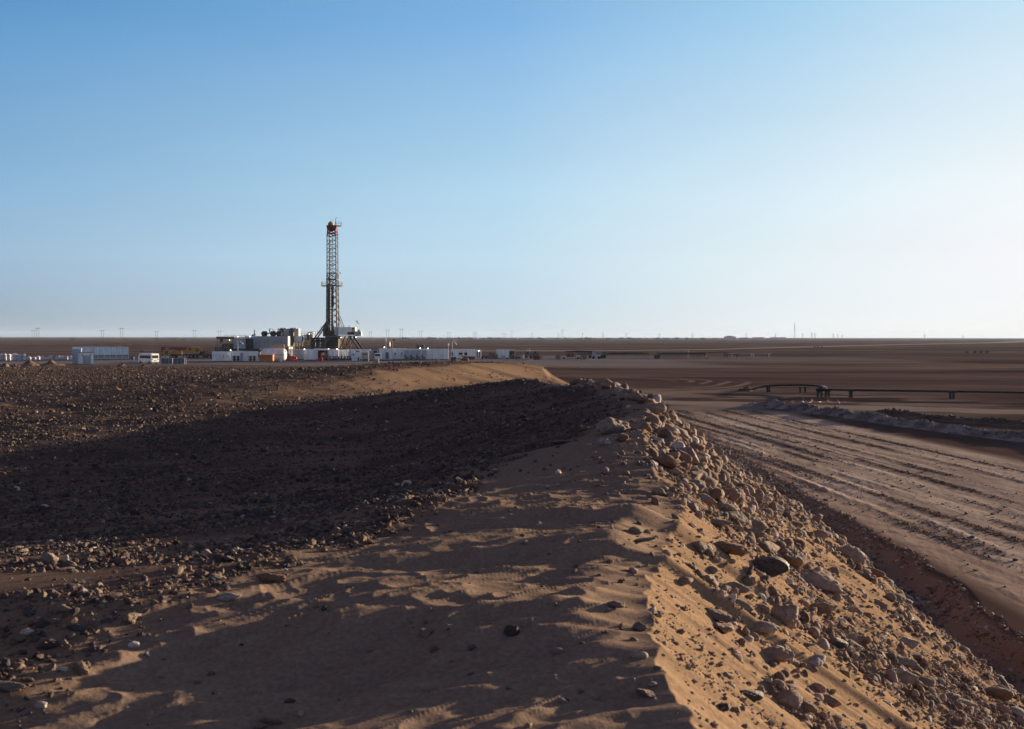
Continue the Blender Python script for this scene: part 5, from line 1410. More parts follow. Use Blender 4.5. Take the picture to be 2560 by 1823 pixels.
# drill floor and the substructure under it
fl = rz_(839.5)
MB().box(rx(814), rx(898), -4.5, 5, fl - .35, fl).build('drill_floor', 'dark', rig)
sub = MB().box(rx(783), rx(812), -3, 3, rz_(856), rz_(851)).box(rx(780), rx(812), -3, 3, rz_(848), rz_(845)).box(rx(818), rx(850), -3.5, 3.5, rz_(872), fl - .36)
for px in (784, 796, 808): sub.box(rx(px) - .2, rx(px) + .2, -3, 3, 0, rz_(845))
sub.build('substructure', 'dark', rig)
m = MB(); rq = random.Random(6)
for k in range(30):                                    # winches, tuggers and tongs crowded on the floor round the mast foot
    x = rx(rq.uniform(812, 840)); h_ = rq.uniform(.8, 4.2) * (1 if x < rx(834) else .6); w_ = rq.uniform(.2, .6); y = rq.uniform(-3.5, 2)
    m.box(x - w_, x + w_, y, y + .7, fl + .003, fl + h_, .12)
m.build('floor_machinery', 'steel', rig)
m = MB()
for y in (-4, 4):
    m.tube([(rx(879), y, fl - .36), (rx(903), y, rz_(874))], .35, 4)
    m.tube([(rx(884), y, fl - .36), (rx(858), y, .5)], .25, 4).tube([(rx(868), y, fl - .36), (rx(846), y, .5)], .25, 4)
m.build('substructure_leg', 'dark', rig)
m = MB()
rr = random.Random(3)
for k in range(26):
    x = rx(rr.uniform(838, 882)); y = -4.2 + rr.uniform(0, 2); a = rr.uniform(-1.3, 1.3); z = rr.uniform(1.5, 6.5)
    m.bar((x, y, z), (x + a, y, min(6.9, z + rr.uniform(.6, 2.4))), .08)
m.build('choke_manifold', 'yellow', rig)
m = MB()
for k in range(18):
    x = rx(rr.uniform(834, 880)); y = -4.4 + rr.uniform(0, 2); z = rr.uniform(1.0, 5)
    m.bar((x, y, z), (x + rr.uniform(-.5, .5), y, min(6.9, z + rr.uniform(1, 2.8))), .10)
m.build('manifold', 'rust', rig)
for (a, b, y) in [((803, 872), (821, 848), -4.0), ((806, 874), (832, 841), -4.8)]:
    m = MB()
    for o_ in (-.45, .45):
        m.bar((rx(a[0]) + o_, y, rz_(a[1])), (rx(b[0]) + o_, y, rz_(b[1])), .16)
        m.bar((rx(a[0]) + o_, y, rz_(a[1]) + 1.0), (rx(b[0]) + o_, y, rz_(b[1]) + 1.0), .05)
    for k in range(12):
        f = k / 11; x = rx(a[0] + (b[0] - a[0]) * f); z = rz_(a[1] + (b[1] - a[1]) * f); m.box(x - .45, x + .45, y - .05, y + .8, z, z + .05)
    m.build('stair', 'mid', rig)
dg = thing('driller_cabin', 'white driller cabin on the rig floor to the right of the derrick', 'cabin', (XP(866, D), D - 4, 0))
def dx(px): return XP(px, D) - XP(866, D)
dz = lambda py: ZP(py, D - 4)
MB().box(dx(851), dx(884), 0, 4, dz(838), dz(818.5)).build('wall', 'white', dg)
MB().box(dx(841), dx(850.97), .5, 4, dz(838), dz(818.5)).build('shaded_side_wall', 'blue_grey', dg)  # left side of the white cabin, its shade painted blue-grey
MB().box(dx(884.03), dx(892), .3, 3.8, dz(838), dz(818.7)).build('end_wall', 'cream', dg)
MB().box(dx(885), dx(890), .26, .297, dz(824), dz(820)).build('window', 'glass', dg)
ex = MB().box(dx(892.03), dx(907), .4, 3, dz(840), dz(829)).build('outer_box', 'grey', dg)
MB().cyl((dx(902), .38, dz(833)), (dx(902), .35, dz(833)), .22, 12).build('fan', 'dark', ex)
MB().cyl((dx(900.5), 1.2, dz(829)), (dx(900.5), 1.2, dz(824.5)), .35, 10).build('vent', 'dark', dg)
MB().box(dx(861), dx(863), 1, 1.4, dz(818.4), dz(816.5)).bar((dx(875), 1, dz(818.4)), (dx(877), 1, dz(814.5)), .08).bar((dx(879), 1, dz(818.4)), (dx(877), 1, dz(816)), .08).build('roof_aerial', 'dark', dg)
MB().box(dx(874), dx(891), -.5, -.05, dz(838.5), dz(831)).build('valve_rack', 'rust', dg)
# stands of drill pipe leaning in the mast
dp0 = None
for k in range(14):
    x = rx(817.5) + .12 * k + (.5 if k > 8 else 0); lab = '%s stand of drill pipe from the left, leaning inside the derrick' % ORD[k]
    loc = (CXR + x, D - .3 + .15 * (k % 3), fl)
    if dp0 is None:
        dp0 = one(MB().cyl((0, 0, 0), (.1, 0, rz_(712) - fl), .075, 6), 'drill_pipe', 'steel', lab, 'drill pipe', loc, 0, 'drill pipe stands racked in the derrick')
    else: dup(dp0, loc, 0, lab)

# ---- the white containers along the front
def container(px0, px1, pyt, pyb, label, d=None, rz=0.0, z0=.25, mat='white', W=2.5, pitch=.42, name='shipping_container'):
    d = d or DG(pyb); L = M_(px1 - px0, d) / math.cos(rz); H = ZP(pyt, d) - z0
    t = thing(name, label, 'container', (XP((px0 + px1) / 2, d), d + W / 2, 0), rz + face((px0 + px1) / 2) * .8)
    corrugated(L, W, H, z0, pitch * 1.9, .17).build('shell', mat, t)
    MB().box(-L / 2 + .2, L / 2 - .2, -W / 2 + .2, W / 2 - .2, 0, z0 - .003).build('skid', 'dark', t)
    return t, L, H, d
container(734, 760, 875.5, 902.5, 'smooth container end, shaded blue-white, right of the red pump', 296, mat='blue_grey', pitch=4, name='container')  # shade on the white container end painted in as blue-grey
container(758, 783, 874, 902.5, 'white ribbed container left of the open workshop', 292)
t, L, H, d = container(819.5, 845, 874, 902, 'white ribbed container right of the open workshop', 293)
d = 293
t = thing('workshop_container', 'open-fronted white workshop container with red machinery inside', 'container', (XP(801.5, d), d, 0)); w = M_(36, d) / 2
MB().box(-w, w, 0, .1, 2.95, 3.45).box(-w, -w + 1.3, 0, .1, .2, 2.947).box(-w, w, .1, 2.5, 3.4, 3.45).box(w - .1, w, .1, 2.5, .2, 3.397).build('shell', 'white', t)
MB().box(-w, w, 2.4, 2.5, .2, 3.397).box(-w, w, .15, 2.4, .1, .2).build('interior', 'dark_red', t)
m = thing('mud_pump', 'red and white pump machine inside the open workshop', 'pump', (XP(808, d), d - .3, .2))
MB().box(-.9, .9, 0, 1.2, 0, .5).build('base', 'rust', m); MB().cyl((-.6, .5, 1.5), (.6, .5, 1.7), .5, 16).build('drum', 'cream', m, True); MB().box(.3, 1.3, .3, 1.1, .5, 2.4).build('gearbox', 'brown', m)
one(MB().prism([(-1.4, 0), (1.1, 0), (1.1, .9), (.7, 1.15), (-.4, .45)], 0, 1.0), 'skip', 'red', 'bright red sloping tray in front of the open workshop', 'tray', (XP(796, 288), 288, 0))
# dark valves and pipes in front
d = 290
rr = random.Random(8)
t = thing('valve_manifold', 'dark tangle of valves and pipes in front of the containers right of the workshop', 'manifold', (XP(850, d), d - .6, 0))
m = MB().cyl((-3.3, .3, .5), (3.6, .3, .5), .16, 8).cyl((-3.3, .3, 1.2), (3.2, .3, 1.15), .08, 6)
for k in range(16):
    x = -3.2 + k * .42 + rr.uniform(-.1, .1); m.cyl((x, .2, 0), (x, .2, rr.uniform(.7, 1.9)), .07, 6)
    if k % 2: m.cyl((x - .15, .1, .9), (x + .15, .1, .9), .28, 10)
m.build('pipework', 'dark', t); MB().box(-3.3, 3.5, 0, .8, 0, .1).build('skid', 'mid', t)
container(846, 868, 875, 901.5, 'plain white container behind the dark valve manifold', 297, pitch=3)
container(868, 925, 874.5, 901, 'long white ribbed container behind the small cabins', 301)
t, L, H, d = cabin('small_cabin', 'small white cabin with a dark sign and cables on its roof', 879.5, 900, 881, 904, 2.2)
MB().box(-.95, -.45, -.03, -.003, 1.75, 2.05).build('sign', 'blue', t); MB().box(.55, .85, -.3, -.003, .1, 1.1).build('cylinder_box', 'dark', t)
m = MB(); 
for k in range(7): m.lathe([(.5 - k * .04, 0), (.55 - k * .04, .05), (.5 - k * .04, .1)], 14, c=(.3 + .2 * math.sin(k), 1, H + .05 + k * .05))
one(m, 'cable_coil', 'dark', 'coil of dark hose lying on the small cabin roof', 'coil', tuple(t.location))
t, L, H, d = cabin('small_cabin', 'second small cream cabin right of the one with the cable coil', 904, 921, 880.5, 904, 2.2, mat='cream')
MB().box(-.7, .5, -.03, -.003, 1.9, 2.2).build('sign', 'dark', t); window(t, -.3, .6, 1.1, .5, 'grey')
one(MB().box(-.85, .85, 0, .8, 0, .75), 'low_box', 'mid', 'low grey box at the foot of the cream cabin', 'box', (XP(915, 283), 282, 0))
t, L, H, d = container(922, 942, 877, 902, 'blue-white container with an open dark doorway', 291, mat='blue_grey', pitch=3)
MB().box(.1, L / 2 - .05, -1.29, -1.255, .4, 2.9).build('doorway', 'dark', t)  # dark sheet paints the shade inside the open doorway
t = thing('white_truck', 'front of a white truck standing between the containers', 'truck', (XP(944, 288), 288, 0))
MB().box(-.95, .95, 0, 2.4, .5, 2.2, .06).build('cab', 'white', t); MB().box(-.75, .75, -.03, -.003, 1.35, 2.0).build('windscreen', 'glass', t)
for s_ in (-.75, .75): MB().cyl((s_ - .15, .5, .42), (s_ + .15, .5, .42), .42, 14).build('wheel', 'black', t)
for s_ in (-.65, .65): MB().box(s_ - .15, s_ + .15, -.05, -.003, .8, .98).build('headlight', 'cream', t)
one(MB().box(-.75, .75, 0, .7, 0, .95), 'concrete_block', 'concrete', 'pale concrete block on the ground in front of the truck', 'block', (XP(939.5, 266), 266, 0))
t, L, H, d = container(947, 979, 872.5, 901.5, 'white container with a narrow grey door, left of the row with square doors', 294, pitch=3, rz=.1)
MB().box(-.1, .7, -1.29, -1.255, .5, 2.4).build('door', 'mid', t)
t, L, H, d = container(979, 1012, 872, 901, 'white ribbed container with two small dark plates', 297)
for x in (-1.1, .8): MB().box(x, x + .35, -1.29, -1.255, 1.7, 2.2).build('plate', 'dark', t)
c0 = None
for i, px in enumerate([1017.5, 1032, 1046.5, 1060]):
    d = 296; lab = '%s of four silver cabinet units with square doors in the container row' % ORD[i]; loc = (XP(px, d), d, 0)
    if c0 is None:
        t = c0 = thing('cabinet_unit', lab, 'cabinet', loc, 0, 'silver cabinet units'); w = M_(13.6, d) / 2
        MB().box(-w, w, 0, 3, .3, 3.35).build('body', 'white', t); MB().box(-w + .15, w - .15, -.04, -.003, 1.4, 3.0).build('door', 'blue_grey', t)
        MB().box(-w + .2, w - .4, -.7, -.1, .1, 1.15).build('compressor', 'mid', t); MB().cyl((-w + .3, -.4, 1.15), (-w + .3, -.4, 1.6), .2, 10).build('filter', 'dark', t)
        MB().box(-w, w, .1, 2.9, 0, .297).build('skid', 'dark', t)
    else: dup(c0, loc, 0, lab)
container(1067.5, 1096, 873, 900.5, 'white ribbed container right of the four cabinet units', 297)
container(1096.5, 1121, 873, 900, 'last white ribbed container at the right end of the row', 298)
# things standing above the row
d = 300
t = thing('lamp_mast', 'tall pale post with a thin cross arm behind the container row', 'mast', (XP(964.5, d), d, 0))
MB().cyl((0, 0, 0), (0, 0, ZP(845, d)), .13, 8).build('post', 'cream', t); MB().cyl((-3.2, 0, ZP(845.3, d)), (3.6, 0, ZP(845.2, d)), .035, 6).build('cross_arm', 'cream', t)
t = thing('fan_unit', 'round cream fan guard on a small frame beside the tall pale post', 'fan', (XP(974, d), d, ZP(871, d)))
MB().lathe([(.1, -.15), (.85, -.12), (.9, .1), (.8, .15), (.1, .12)], 18, 'x', (0, 0, 1.15)).build('guard', 'cream', t, True)
MB().bar((-.9, 0, -.3), (-.9, 0, 2.3), .06).bar((.3, 0, -.3), (.3, 0, 1.2), .06).box(-.8, .3, -.1, .1, 1.8, 2.1).build('frame', 'cream', t)
t = thing('flag', 'red flag flying from a thin pole above the container row', 'flag', (XP(981, d), d, 0))
MB().cyl((0, 0, 0), (0, 0, ZP(847.5, d)), .04, 6).build('pole', 'cream', t)
MB().prism([(.04, -.65), (.35, -.55), (.95, -.35), (.9, 0), (.4, -.03), (.04, 0)], -.03, .03).build('cloth', 'red', t).location = (0, 0, ZP(847.7, d))
t = thing('valve_skid', 'dark machinery standing behind the cabinet units', 'machine', (XP(1052, 305), 305, 0))
m = MB()
for px, py in ((1043, 859), (1046, 863), (1051, 862), (1055, 864), (1058.5, 862)):
    x = XP(px, 305) - XP(1052, 305); m.box(x - .22, x + .22, 0, .6, .2, ZP(py, 305))
m.build('columns', 'dark', t); MB().box(-1.2, 1.0, .1, .5, 0, ZP(866, 305)).build('body', 'dark', t)
one(MB().cyl((0, 0, 0), (0, 0, 1.3), .05, 6).lathe([(.1, 1.2), (.22, 1.4), (.22, 1.75), (.1, 1.9)], 10), 'camera_mast', 'white', 'small white camera head at the right end of the container row', 'camera', (XP(1121, 300), 300, ZP(874.5, 300)))
one(MB().bar((0, 0, 0), (.45, 0, 1.35), .06).bar((-.8, 0, 0), (-.4, 0, .5), .05), 'loading_arm', 'mid', 'short slanted arm lying on the last but one container', 'arm', (XP(1106, 299), 299.5, ZP(873, 299)))

# ---- right of the row
t, L, H, d = cabin('site_office', 'long white cabin with two windows and a glazed end door, right of the container row', 1127, 1188, 873.5, 898, 2.8, d=316)
window(t, -1.35, 1.2, 1.35, .6, 'glass'); window(t, .45, .9, 1.1, .9, 'glass'); MB().box(-1.7, .2, -.12, -.003, 1.1, 1.16).build('sill', 'dark', t)
MB().box(-3.6, -3.15, -.03, -.003, .9, 2.1).build('poster', 'blue', t)
pr = MB().box(L / 2 + .03, L / 2 + 2.0, -.4, 2.6, .12, H - .2).build('porch', 'white', t)
for x in (L / 2 + .45, L / 2 + 1.15): MB().box(x, x + .35, -.44, -.403, .3, 2.3).build('door', 'teal', pr)
one(MB().prism([(-1.9, .1), (2.0, .1), (2.1, .95), (-2.1, 1.1)], 0, 1.6).box(-1.7, -1.4, 0, 1.5, 0, .1).box(1.4, 1.7, 0, 1.5, 0, .1), 'skip', 'dark_red', 'dark red waste skip in front of the long white cabin', 'skip', (XP(1172, 306), 304, 0))
one(MB().box(-.8, .8, 0, 1.2, 0, 1.05).box(-.85, .85, -.05, 1.25, 1.053, 1.15), 'waste_bin', 'green', 'dark green bin at the left corner of the long white cabin', 'bin', (XP(1134, 288), 288, 0))
t = thing('work_table', 'cream metal table beside the dark green bin', 'table', (XP(1149, 288), 288, 0))
MB().box(-.95, .95, 0, 1, 1.0, 1.1).build('table_top', 'cream', t)
for sx in (-.85, -.2, .8): MB().box(sx - .05, sx + .05, .05, .15, 0, .997).build('leg', 'cream', t)
one(MB().prism([(-1.1, 0), (1.0, 0), (1.0, .75), (.5, 1.05), (-.9, .9)], 0, 1.3), 'covered_load', 'brown', 'brown covered load on the ground in front of the red skip', 'load', (XP(1162, 286), 286, 0))
t = thing('tractor', 'small dark red vehicle right of the long white cabin', 'tractor', (XP(1211, 312), 312, 0))
MB().box(-.9, .9, 0, 1.3, .4, .95).build('body', 'dark_red', t); MB().box(-.6, .7, .1, 1.2, .953, 1.35).build('hood', 'tan', t)
for s_ in (-.55, .55): MB().cyl((s_, -.05, .38), (s_, .2, .38), .38, 12).build('wheel', 'black', t)
for i, (px, w_, lab) in enumerate([(1226, 14, 'grey open skip, left of a pair with scrap on top'), (1238, 12, 'right one of the pair of grey skips, heaped with dark scrap')]):
    d = 312; w = M_(w_, d) / 2
    one(MB().prism([(-w, 0), (w, 0), (w * 1.15, 1.25), (-w * 1.15, 1.25)], 0, 1.8), 'skip', 'mid', lab, 'skip', (XP(px, d), d, 0))
m = MB(); rr = random.Random(9)
for k in range(22):
    a = rr.uniform(-1.4, 1.4); m.bar((a, rr.uniform(.2, 1.2), 0), (a + rr.uniform(-.4, .4), rr.uniform(.2, 1.2), rr.uniform(.2, .9)), .08)
one(m, 'scrap_pile', 'dark', 'dark scrap metal heaped on the grey skips', 'scrap', (XP(1235, 312), 312.3, 1.22))
t, L, H, d = container(1241, 1287, 874.5, 897, 'white ribbed container behind the skips with a dark open bay', 318, pitch=.5)
MB().box(L * .2, L * .5 - .1, -1.32, -1.255, .3, 2.5).build('bay_shade', 'dark', t)  # dark sheet on the shell, painted shade of the bay's inside
m = MB()
for px in (1252, 1262, 1272, 1287): m.bar((XP(px, 314) - XP(1270, 314), 0, 0), (XP(px, 314) - XP(1270, 314), 0, 1.9), .07)
m.bar((XP(1272, 314) - XP(1270, 314), 0, 0), (XP(1286, 314) - XP(1270, 314), 0, 1.8), .05)
t2 = thing('storage_rack', 'pale steel rack standing in front of the container with the open bay', 'rack', (XP(1270, 314), 313.2, 0)); m.build('frame', 'cream', t2)
MB().box(-2.2, -.8, .1, .8, .1, 1.1).build('box', 'grey', t2)
t = thing('storage_rack', 'open two-shelf steel rack right of the container with the open bay', 'rack', (XP(1295, 316), 316, 0)); m = MB()
for x in (-1.2, 0, 1.3):
    for y in (0, 1): m.bar((x, y, 0), (x, y, 2.15), .06)
for z in (1.1, 2.15): m.box(-1.2, 1.3, 0, 1, z - .05, z)
m.build('frame', 'steel', t); MB().box(-1.0, .9, .1, .9, .1, .8).build('stored_goods', 'dark', t)
dup(bag0, (XP(1308, 310), 310, 0), .2, 'upright white sack standing alone right of the open rack', (.45, .45, 1.4))['group'] = 'loose sacks'
one(MB().box(-.5, .5, 0, .6, 0, .4), 'low_box', 'cream', 'flat cream box beside the upright white sack', 'box', (XP(1314, 310), 310, 0))
t = thing('grey_machine', 'pale grey machine with pipes on top, middle of the equipment line', 'machine', (XP(1322, 320), 320, 0))
MB().box(-1.3, 1.1, 0, 2, .8, 2.3).build('housing', 'mid', t); MB().box(-.9, -.1, -.03, -.003, 1.5, 2.1).build('hatch', 'dark', t); MB().cyl((.2, .8, 2.3), (.3, .8, 3.2), .12, 8).cyl((-.8, .8, 2.3), (-.3, .8, 3.0), .1, 8).build('pipe', 'grey', t)
for x in (-.8, .6): MB().cyl((x, -.05, .45), (x, .3, .45), .45, 12).build('wheel', 'black', t)
t = thing('grey_machine', 'dark low machine right of the pale grey machine', 'machine', (XP(1340, 322), 322, 0))
MB().box(-1.3, 1.0, 0, 1.6, 1.2, 2.0).build('housing', 'mid', t); MB().box(-.8, .2, -.03, -.003, 1.6, 2.3).build('panel', 'dark', t); MB().box(-1.2, .9, .2, 1.2, 0, 1.197).build('frame', 'steel', t)
t = thing('skip', 'dark brown skip with a tan end, nearest on the pad edge', 'skip', (XP(1344, 306), 305, 0))
MB().prism([(-1.3, 0), (.5, 0), (.65, 1.25), (-1.5, 1.25)], 0, 1.8).build('body', 'dark_red', t); MB().prism([(.53, 0), (1.3, 0), (1.6, 1.2), (.68, 1.2)], .1, 1.7).build('end_flap', 'tan', t)
m = MB()
for k in range(9):
    x = -4.2 + k * 1.05
    m.bar((x, 0, .25), (x, 0, 1.0), .05)
m.bar((-4.2, 0, 1.0), (4.2, 0, 1.0), .05).bar((-4.2, 0, .6), (4.2, 0, .6), .04)
one(m, 'rail_fence', 'grey', 'low grey tubular barrier between the tan skip and the dark cage', 'barrier', (XP(1380, 314), 314, 0))
one(MB().box(-.75, .75, 0, 1.2, 0, 1.3).bar((-.5, .5, 1.3), (-.5, .5, 1.7), .06).bar((0, .5, 1.3), (0, .5, 1.75), .06).bar((.5, .5, 1.3), (.5, .5, 1.7), .06), 'cage_box', 'mid', 'dark square cage with short posts on top, alone on the pad', 'crate', (XP(1395, 314), 314, 0))
t = thing('flatbed_trailer', 'pale flatbed trailer carrying red and dark parts', 'trailer', (XP(1432, 312), 312, 0))
MB().box(-3.0, 2.9, 0, 2.2, .45, .7).build('bed', 'cream', t); MB().box(-1.9, -.7, .3, 1.6, .7, 1.6).build('load', 'dark_red', t); MB().box(-.5, .4, .3, 1.6, .7, 1.9).build('load', 'rust', t); MB().box(1.0, 2.4, .3, 1.6, .7, 1.2).build('load', 'grey', t)
for x in (-2.8, 1.6, 2.4): MB().cyl((x, -.05, .35), (x, .25, .35), .35, 12).build('wheel', 'black', t)
t = thing('long_loader', 'long dark boom machine lying behind the flatbed trailer', 'machine', (XP(1452, 326), 326, 0))
MB().prism([(-5.2, 2.0), (4.8, 1.9), (5.0, 2.4), (-1.0, 2.55), (-5.2, 2.25)], 0, .7).build('boom', 'dark', t); MB().box(-1.3, 2.3, 0, 1.5, .9, 1.9).build('body', 'brown', t); MB().box(2.5, 4.4, 0, 1.5, 1.0, 2.5).build('cab', 'olive', t)
for x in (-1.5, .6, 3.0): MB().cyl((x, -.05, .5), (x, .3, .5), .5, 12).build('wheel', 'black', t)
t = thing('grey_truck', 'grey truck with a white roof tank parked left of the pipe racks', 'truck', (XP(1491, 318), 318, 0))
MB().box(-1.3, 1.3, 0, 2, .7, 1.5).build('body', 'grey', t); MB().box(-1.2, -.3, .1, 1.9, 1.5, 2.4).build('cab', 'grey', t); MB().box(.1, 1.2, .2, 1.8, 1.503, 2.0).build('tank', 'mid', t)
for x in (-.9, .8): MB().cyl((x, -.05, .42), (x, .3, .42), .42, 12).build('wheel', 'black', t)
one(MB().box(-.7, .7, 0, 1.2, 0, 1.2), 'low_box', 'mid', 'square grey box right of the flatbed trailer', 'box', (XP(1461, 309), 309, 0))
# pipe racks
def pipe_rack(px0, px1, d, label, blk):
    L = M_(px1 - px0, d); t = thing('pipe_rack', label, 'pipe rack', (XP((px0 + px1) / 2, d), d, 0), 0, 'pipe racks beside the track')
    n = int(L / .62); m = MB()
    for k in range(n):
        x = -L / 2 + 1.4 + (L - 1.6) * k / (n - 1)
        m.bar((x - .28, 0, 0), (x, 0, 1.35), .09).bar((x + .28, 0, 0), (x, 0, 1.35), .09)
    m.bar((-L / 2, 0, 1.25), (L / 2, 0, 1.25), .07); m.build('trestle', 'mid', t)
    m = MB()
    for j in range(6): m.cyl((-L / 2 + 1 + .2 * j, .2 + .18 * j, 1.42 + .02 * j), (L / 2 - 1.2 * (j % 2), .2 + .18 * j, 1.5 + .03 * j), .13, 6)
    for j in range(4): m.cyl((-L / 2 + 2 + .4 * j, .3 + .18 * j, 1.8), (L / 2 - 2, .3 + .18 * j, 1.8), .13, 6)
    m.build('pipes', 'dark', t)
    MB().box(-L / 2 - .6, -L / 2 + 1.2, -.2, 1.2, 0, 1.1).build('end_box', 'dark', t); MB().box(-L / 2 + .3, -L / 2 + 1.5, -.1, 1.1, 1.15, 2.0).build('operator_box', 'olive', t)
pipe_rack(1505, 1622, 326, 'left one of two long racks of dark pipes on trestles', 0)
pipe_rack(1640, 1765, 326, 'right one of two long racks of dark pipes on trestles', 0)
t = thing('hand_cart', 'small white cart at the right end of the pipe racks', 'cart', (XP(1768, 322), 322, 0))
MB().prism([(-.45, .4), (.45, .4), (.55, 1.1), (-.5, 1.1)], 0, .8).build('tray', 'cream', t)
for x in (-.3, .3): MB().cyl((x, -.03, .2), (x, .1, .2), .2, 10).build('wheel', 'black', t)
for i, (a, b, py, dd, lab) in enumerate([(1750, 1822, 881, 345, 'dark pipe bundle lying beyond the right end of the racks'), (1812, 1848, 885.5, 340, 'shorter dark pipe bundle sloping away right of the cart'), (1876, 1932, 882.5, 350, 'single pale pipe lying far right of the racks'), (1820, 1890, 883, 352, 'thin grey pipe lying between the dark bundles and the pale pipe')]):
    m = MB(); z = max(.35, ZP(py, dd)); L = M_(b - a, dd)
    for j in range(4 if i < 2 else 1): m.cyl((-L / 2, j * .2, z), (L / 2, j * .2, z), .1, 6)
    for x in (-L * .35, L * .35): m.box(x - .1, x + .1, 0, .8, 0, z - .1)
    one(m, 'pipe_bundle', 'dark' if i < 2 else 'cream', lab, 'pipes', (XP((a + b) / 2, dd), dd, 0))
one(MB().cyl((-2.4, 0, .1), (2.4, 0, .1), .1, 8), 'pipe_bundle', 'cream', 'pale pipe lying alone on the plain below the flatbed trailer', 'pipe', (XP(1477, 220), 220, 0))
one(MB().cyl((-.3, 0, 0), (0, 0, 1.5), .05, 6).cyl((.3, 0, 0), (0, 0, 1.5), .05, 6).cyl((0, 0, 1.5), (0, 0, 2.6), .04, 6), 'tripod_marker', 'cream', 'thin pale tripod standing behind the right pipe rack', 'tripod', (XP(1721, 332), 332, 0))

# ---- lit lamps
for (px, py, d, lab) in [(576.5, 876.8, 276, 'lit lamp on the roof of the office cabin with blue marks'), (594.5, 842.8, 341, 'lit lamp on the rail of the square grey-blue tank'),
                         (625, 843, 344, 'lit lamp at the left corner of the generator houses'), (574, 851.5, 339, 'lit lamp inside the dark open frame'),
                         (749, 839, 341, 'lit lamp above the white control house'), (773, 835.6, 340.5, 'lit lamp on top of the separator drum'),
                         (761, 874, 291, 'lit lamp on the container left of the open workshop'), (842.7, 873.4, 292, 'lit lamp on the container right of the open workshop'),
                         (853, 844.5, 334, 'lit lamp under the driller cabin, left of two'), (890, 843.5, 334, 'lit lamp under the driller cabin, right of two'),
                         (961, 868.8, 297, 'lit lamp beside the tall pale post'), (1050.5, 871, 296, 'lit lamp above the cabinet units'), (1070, 871.5, 297, 'lit lamp at the right end of the cabinet units'),
                         (1197, 877.5, 314, 'lit lamp over the glazed end door of the long cabin')]:
    lamp_post(px, py, d, lab, .13)
# ------------------------------------------------------------------ pipeline, white windrow, tape
def PP(px, d, z): return (XP(px, d), d, z)
t = thing('pipeline', 'dark pipeline on short supports crossing the plain to the right edge', 'pipeline', (0, 0, 0))
lift = [PP(1868, 131, -.25), PP(1880, 130, .15), PP(1895, 128.5, .5), PP(1915, 127, .78), PP(1940, 126.5, .88), PP(1998, 126, .95), PP(2030, 125.5, .93), PP(2052, 124, .90), PP(2062, 122, .88), PP(2066, 119.5, .86), PP(2066, 116.8, .86)]
MB().tube(lift, .125, 12).build('rising_pipe', 'pipe', t, True)
MB().tube([PP(2040, 116.6, .88)] + [PP(px, 116.5 - (px - 2070) * .0115, .86) for px in range(2070, 3900, 60)], .125, 12).build('main_pipe', 'pipe', t, True)
MB().tube([PP(2060, 122.6, .885), PP(2065.5, 121, .875), PP(2067, 119, .865)], .142, 12).build('elbow_highlight', 'silver', t, True)  # silver sleeve paints the sun's highlight on the bend
def support(px, d, w=.55):
    x = XP(px, d)
    o = MB()
    for s_ in (-w / 2, w / 2): o.box(x + s_ - .09, x + s_ + .09, d - .12, d + .12, 0, .66)
    o.box(x - w / 2 - .2, x + w / 2 + .2, d - .15, d + .15, .661, .75)
    o.build('support', 'pipe', t)
m = MB()
for px in range(2160, 2620, 115): m.cyl(PP(px - .8, 116.5 - (px - 2070) * .0115, .86), PP(px + .8, 116.5 - (px - 2070) * .0115, .86), .17, 12)
m.build('pipe_joints', 'rust', t)
support(1921, 126.6, .25); support(2007, 126, .62); support(2050, 116.5, .45); support(2069, 116.4, .35); support(2052, 124.5, .3); support(2070, 122, .3)
for px, w in ((2128, .18), (2381, .35), (2640, .18), (2900, .18)): support(px, 116.5 - (px - 2070) * .0115, w)
heap('sand_mound', 1866, 977.5, 44, 10, 'low grey mound where the pipeline comes out of the ground', 'dirt_dark', 9, 1.6)

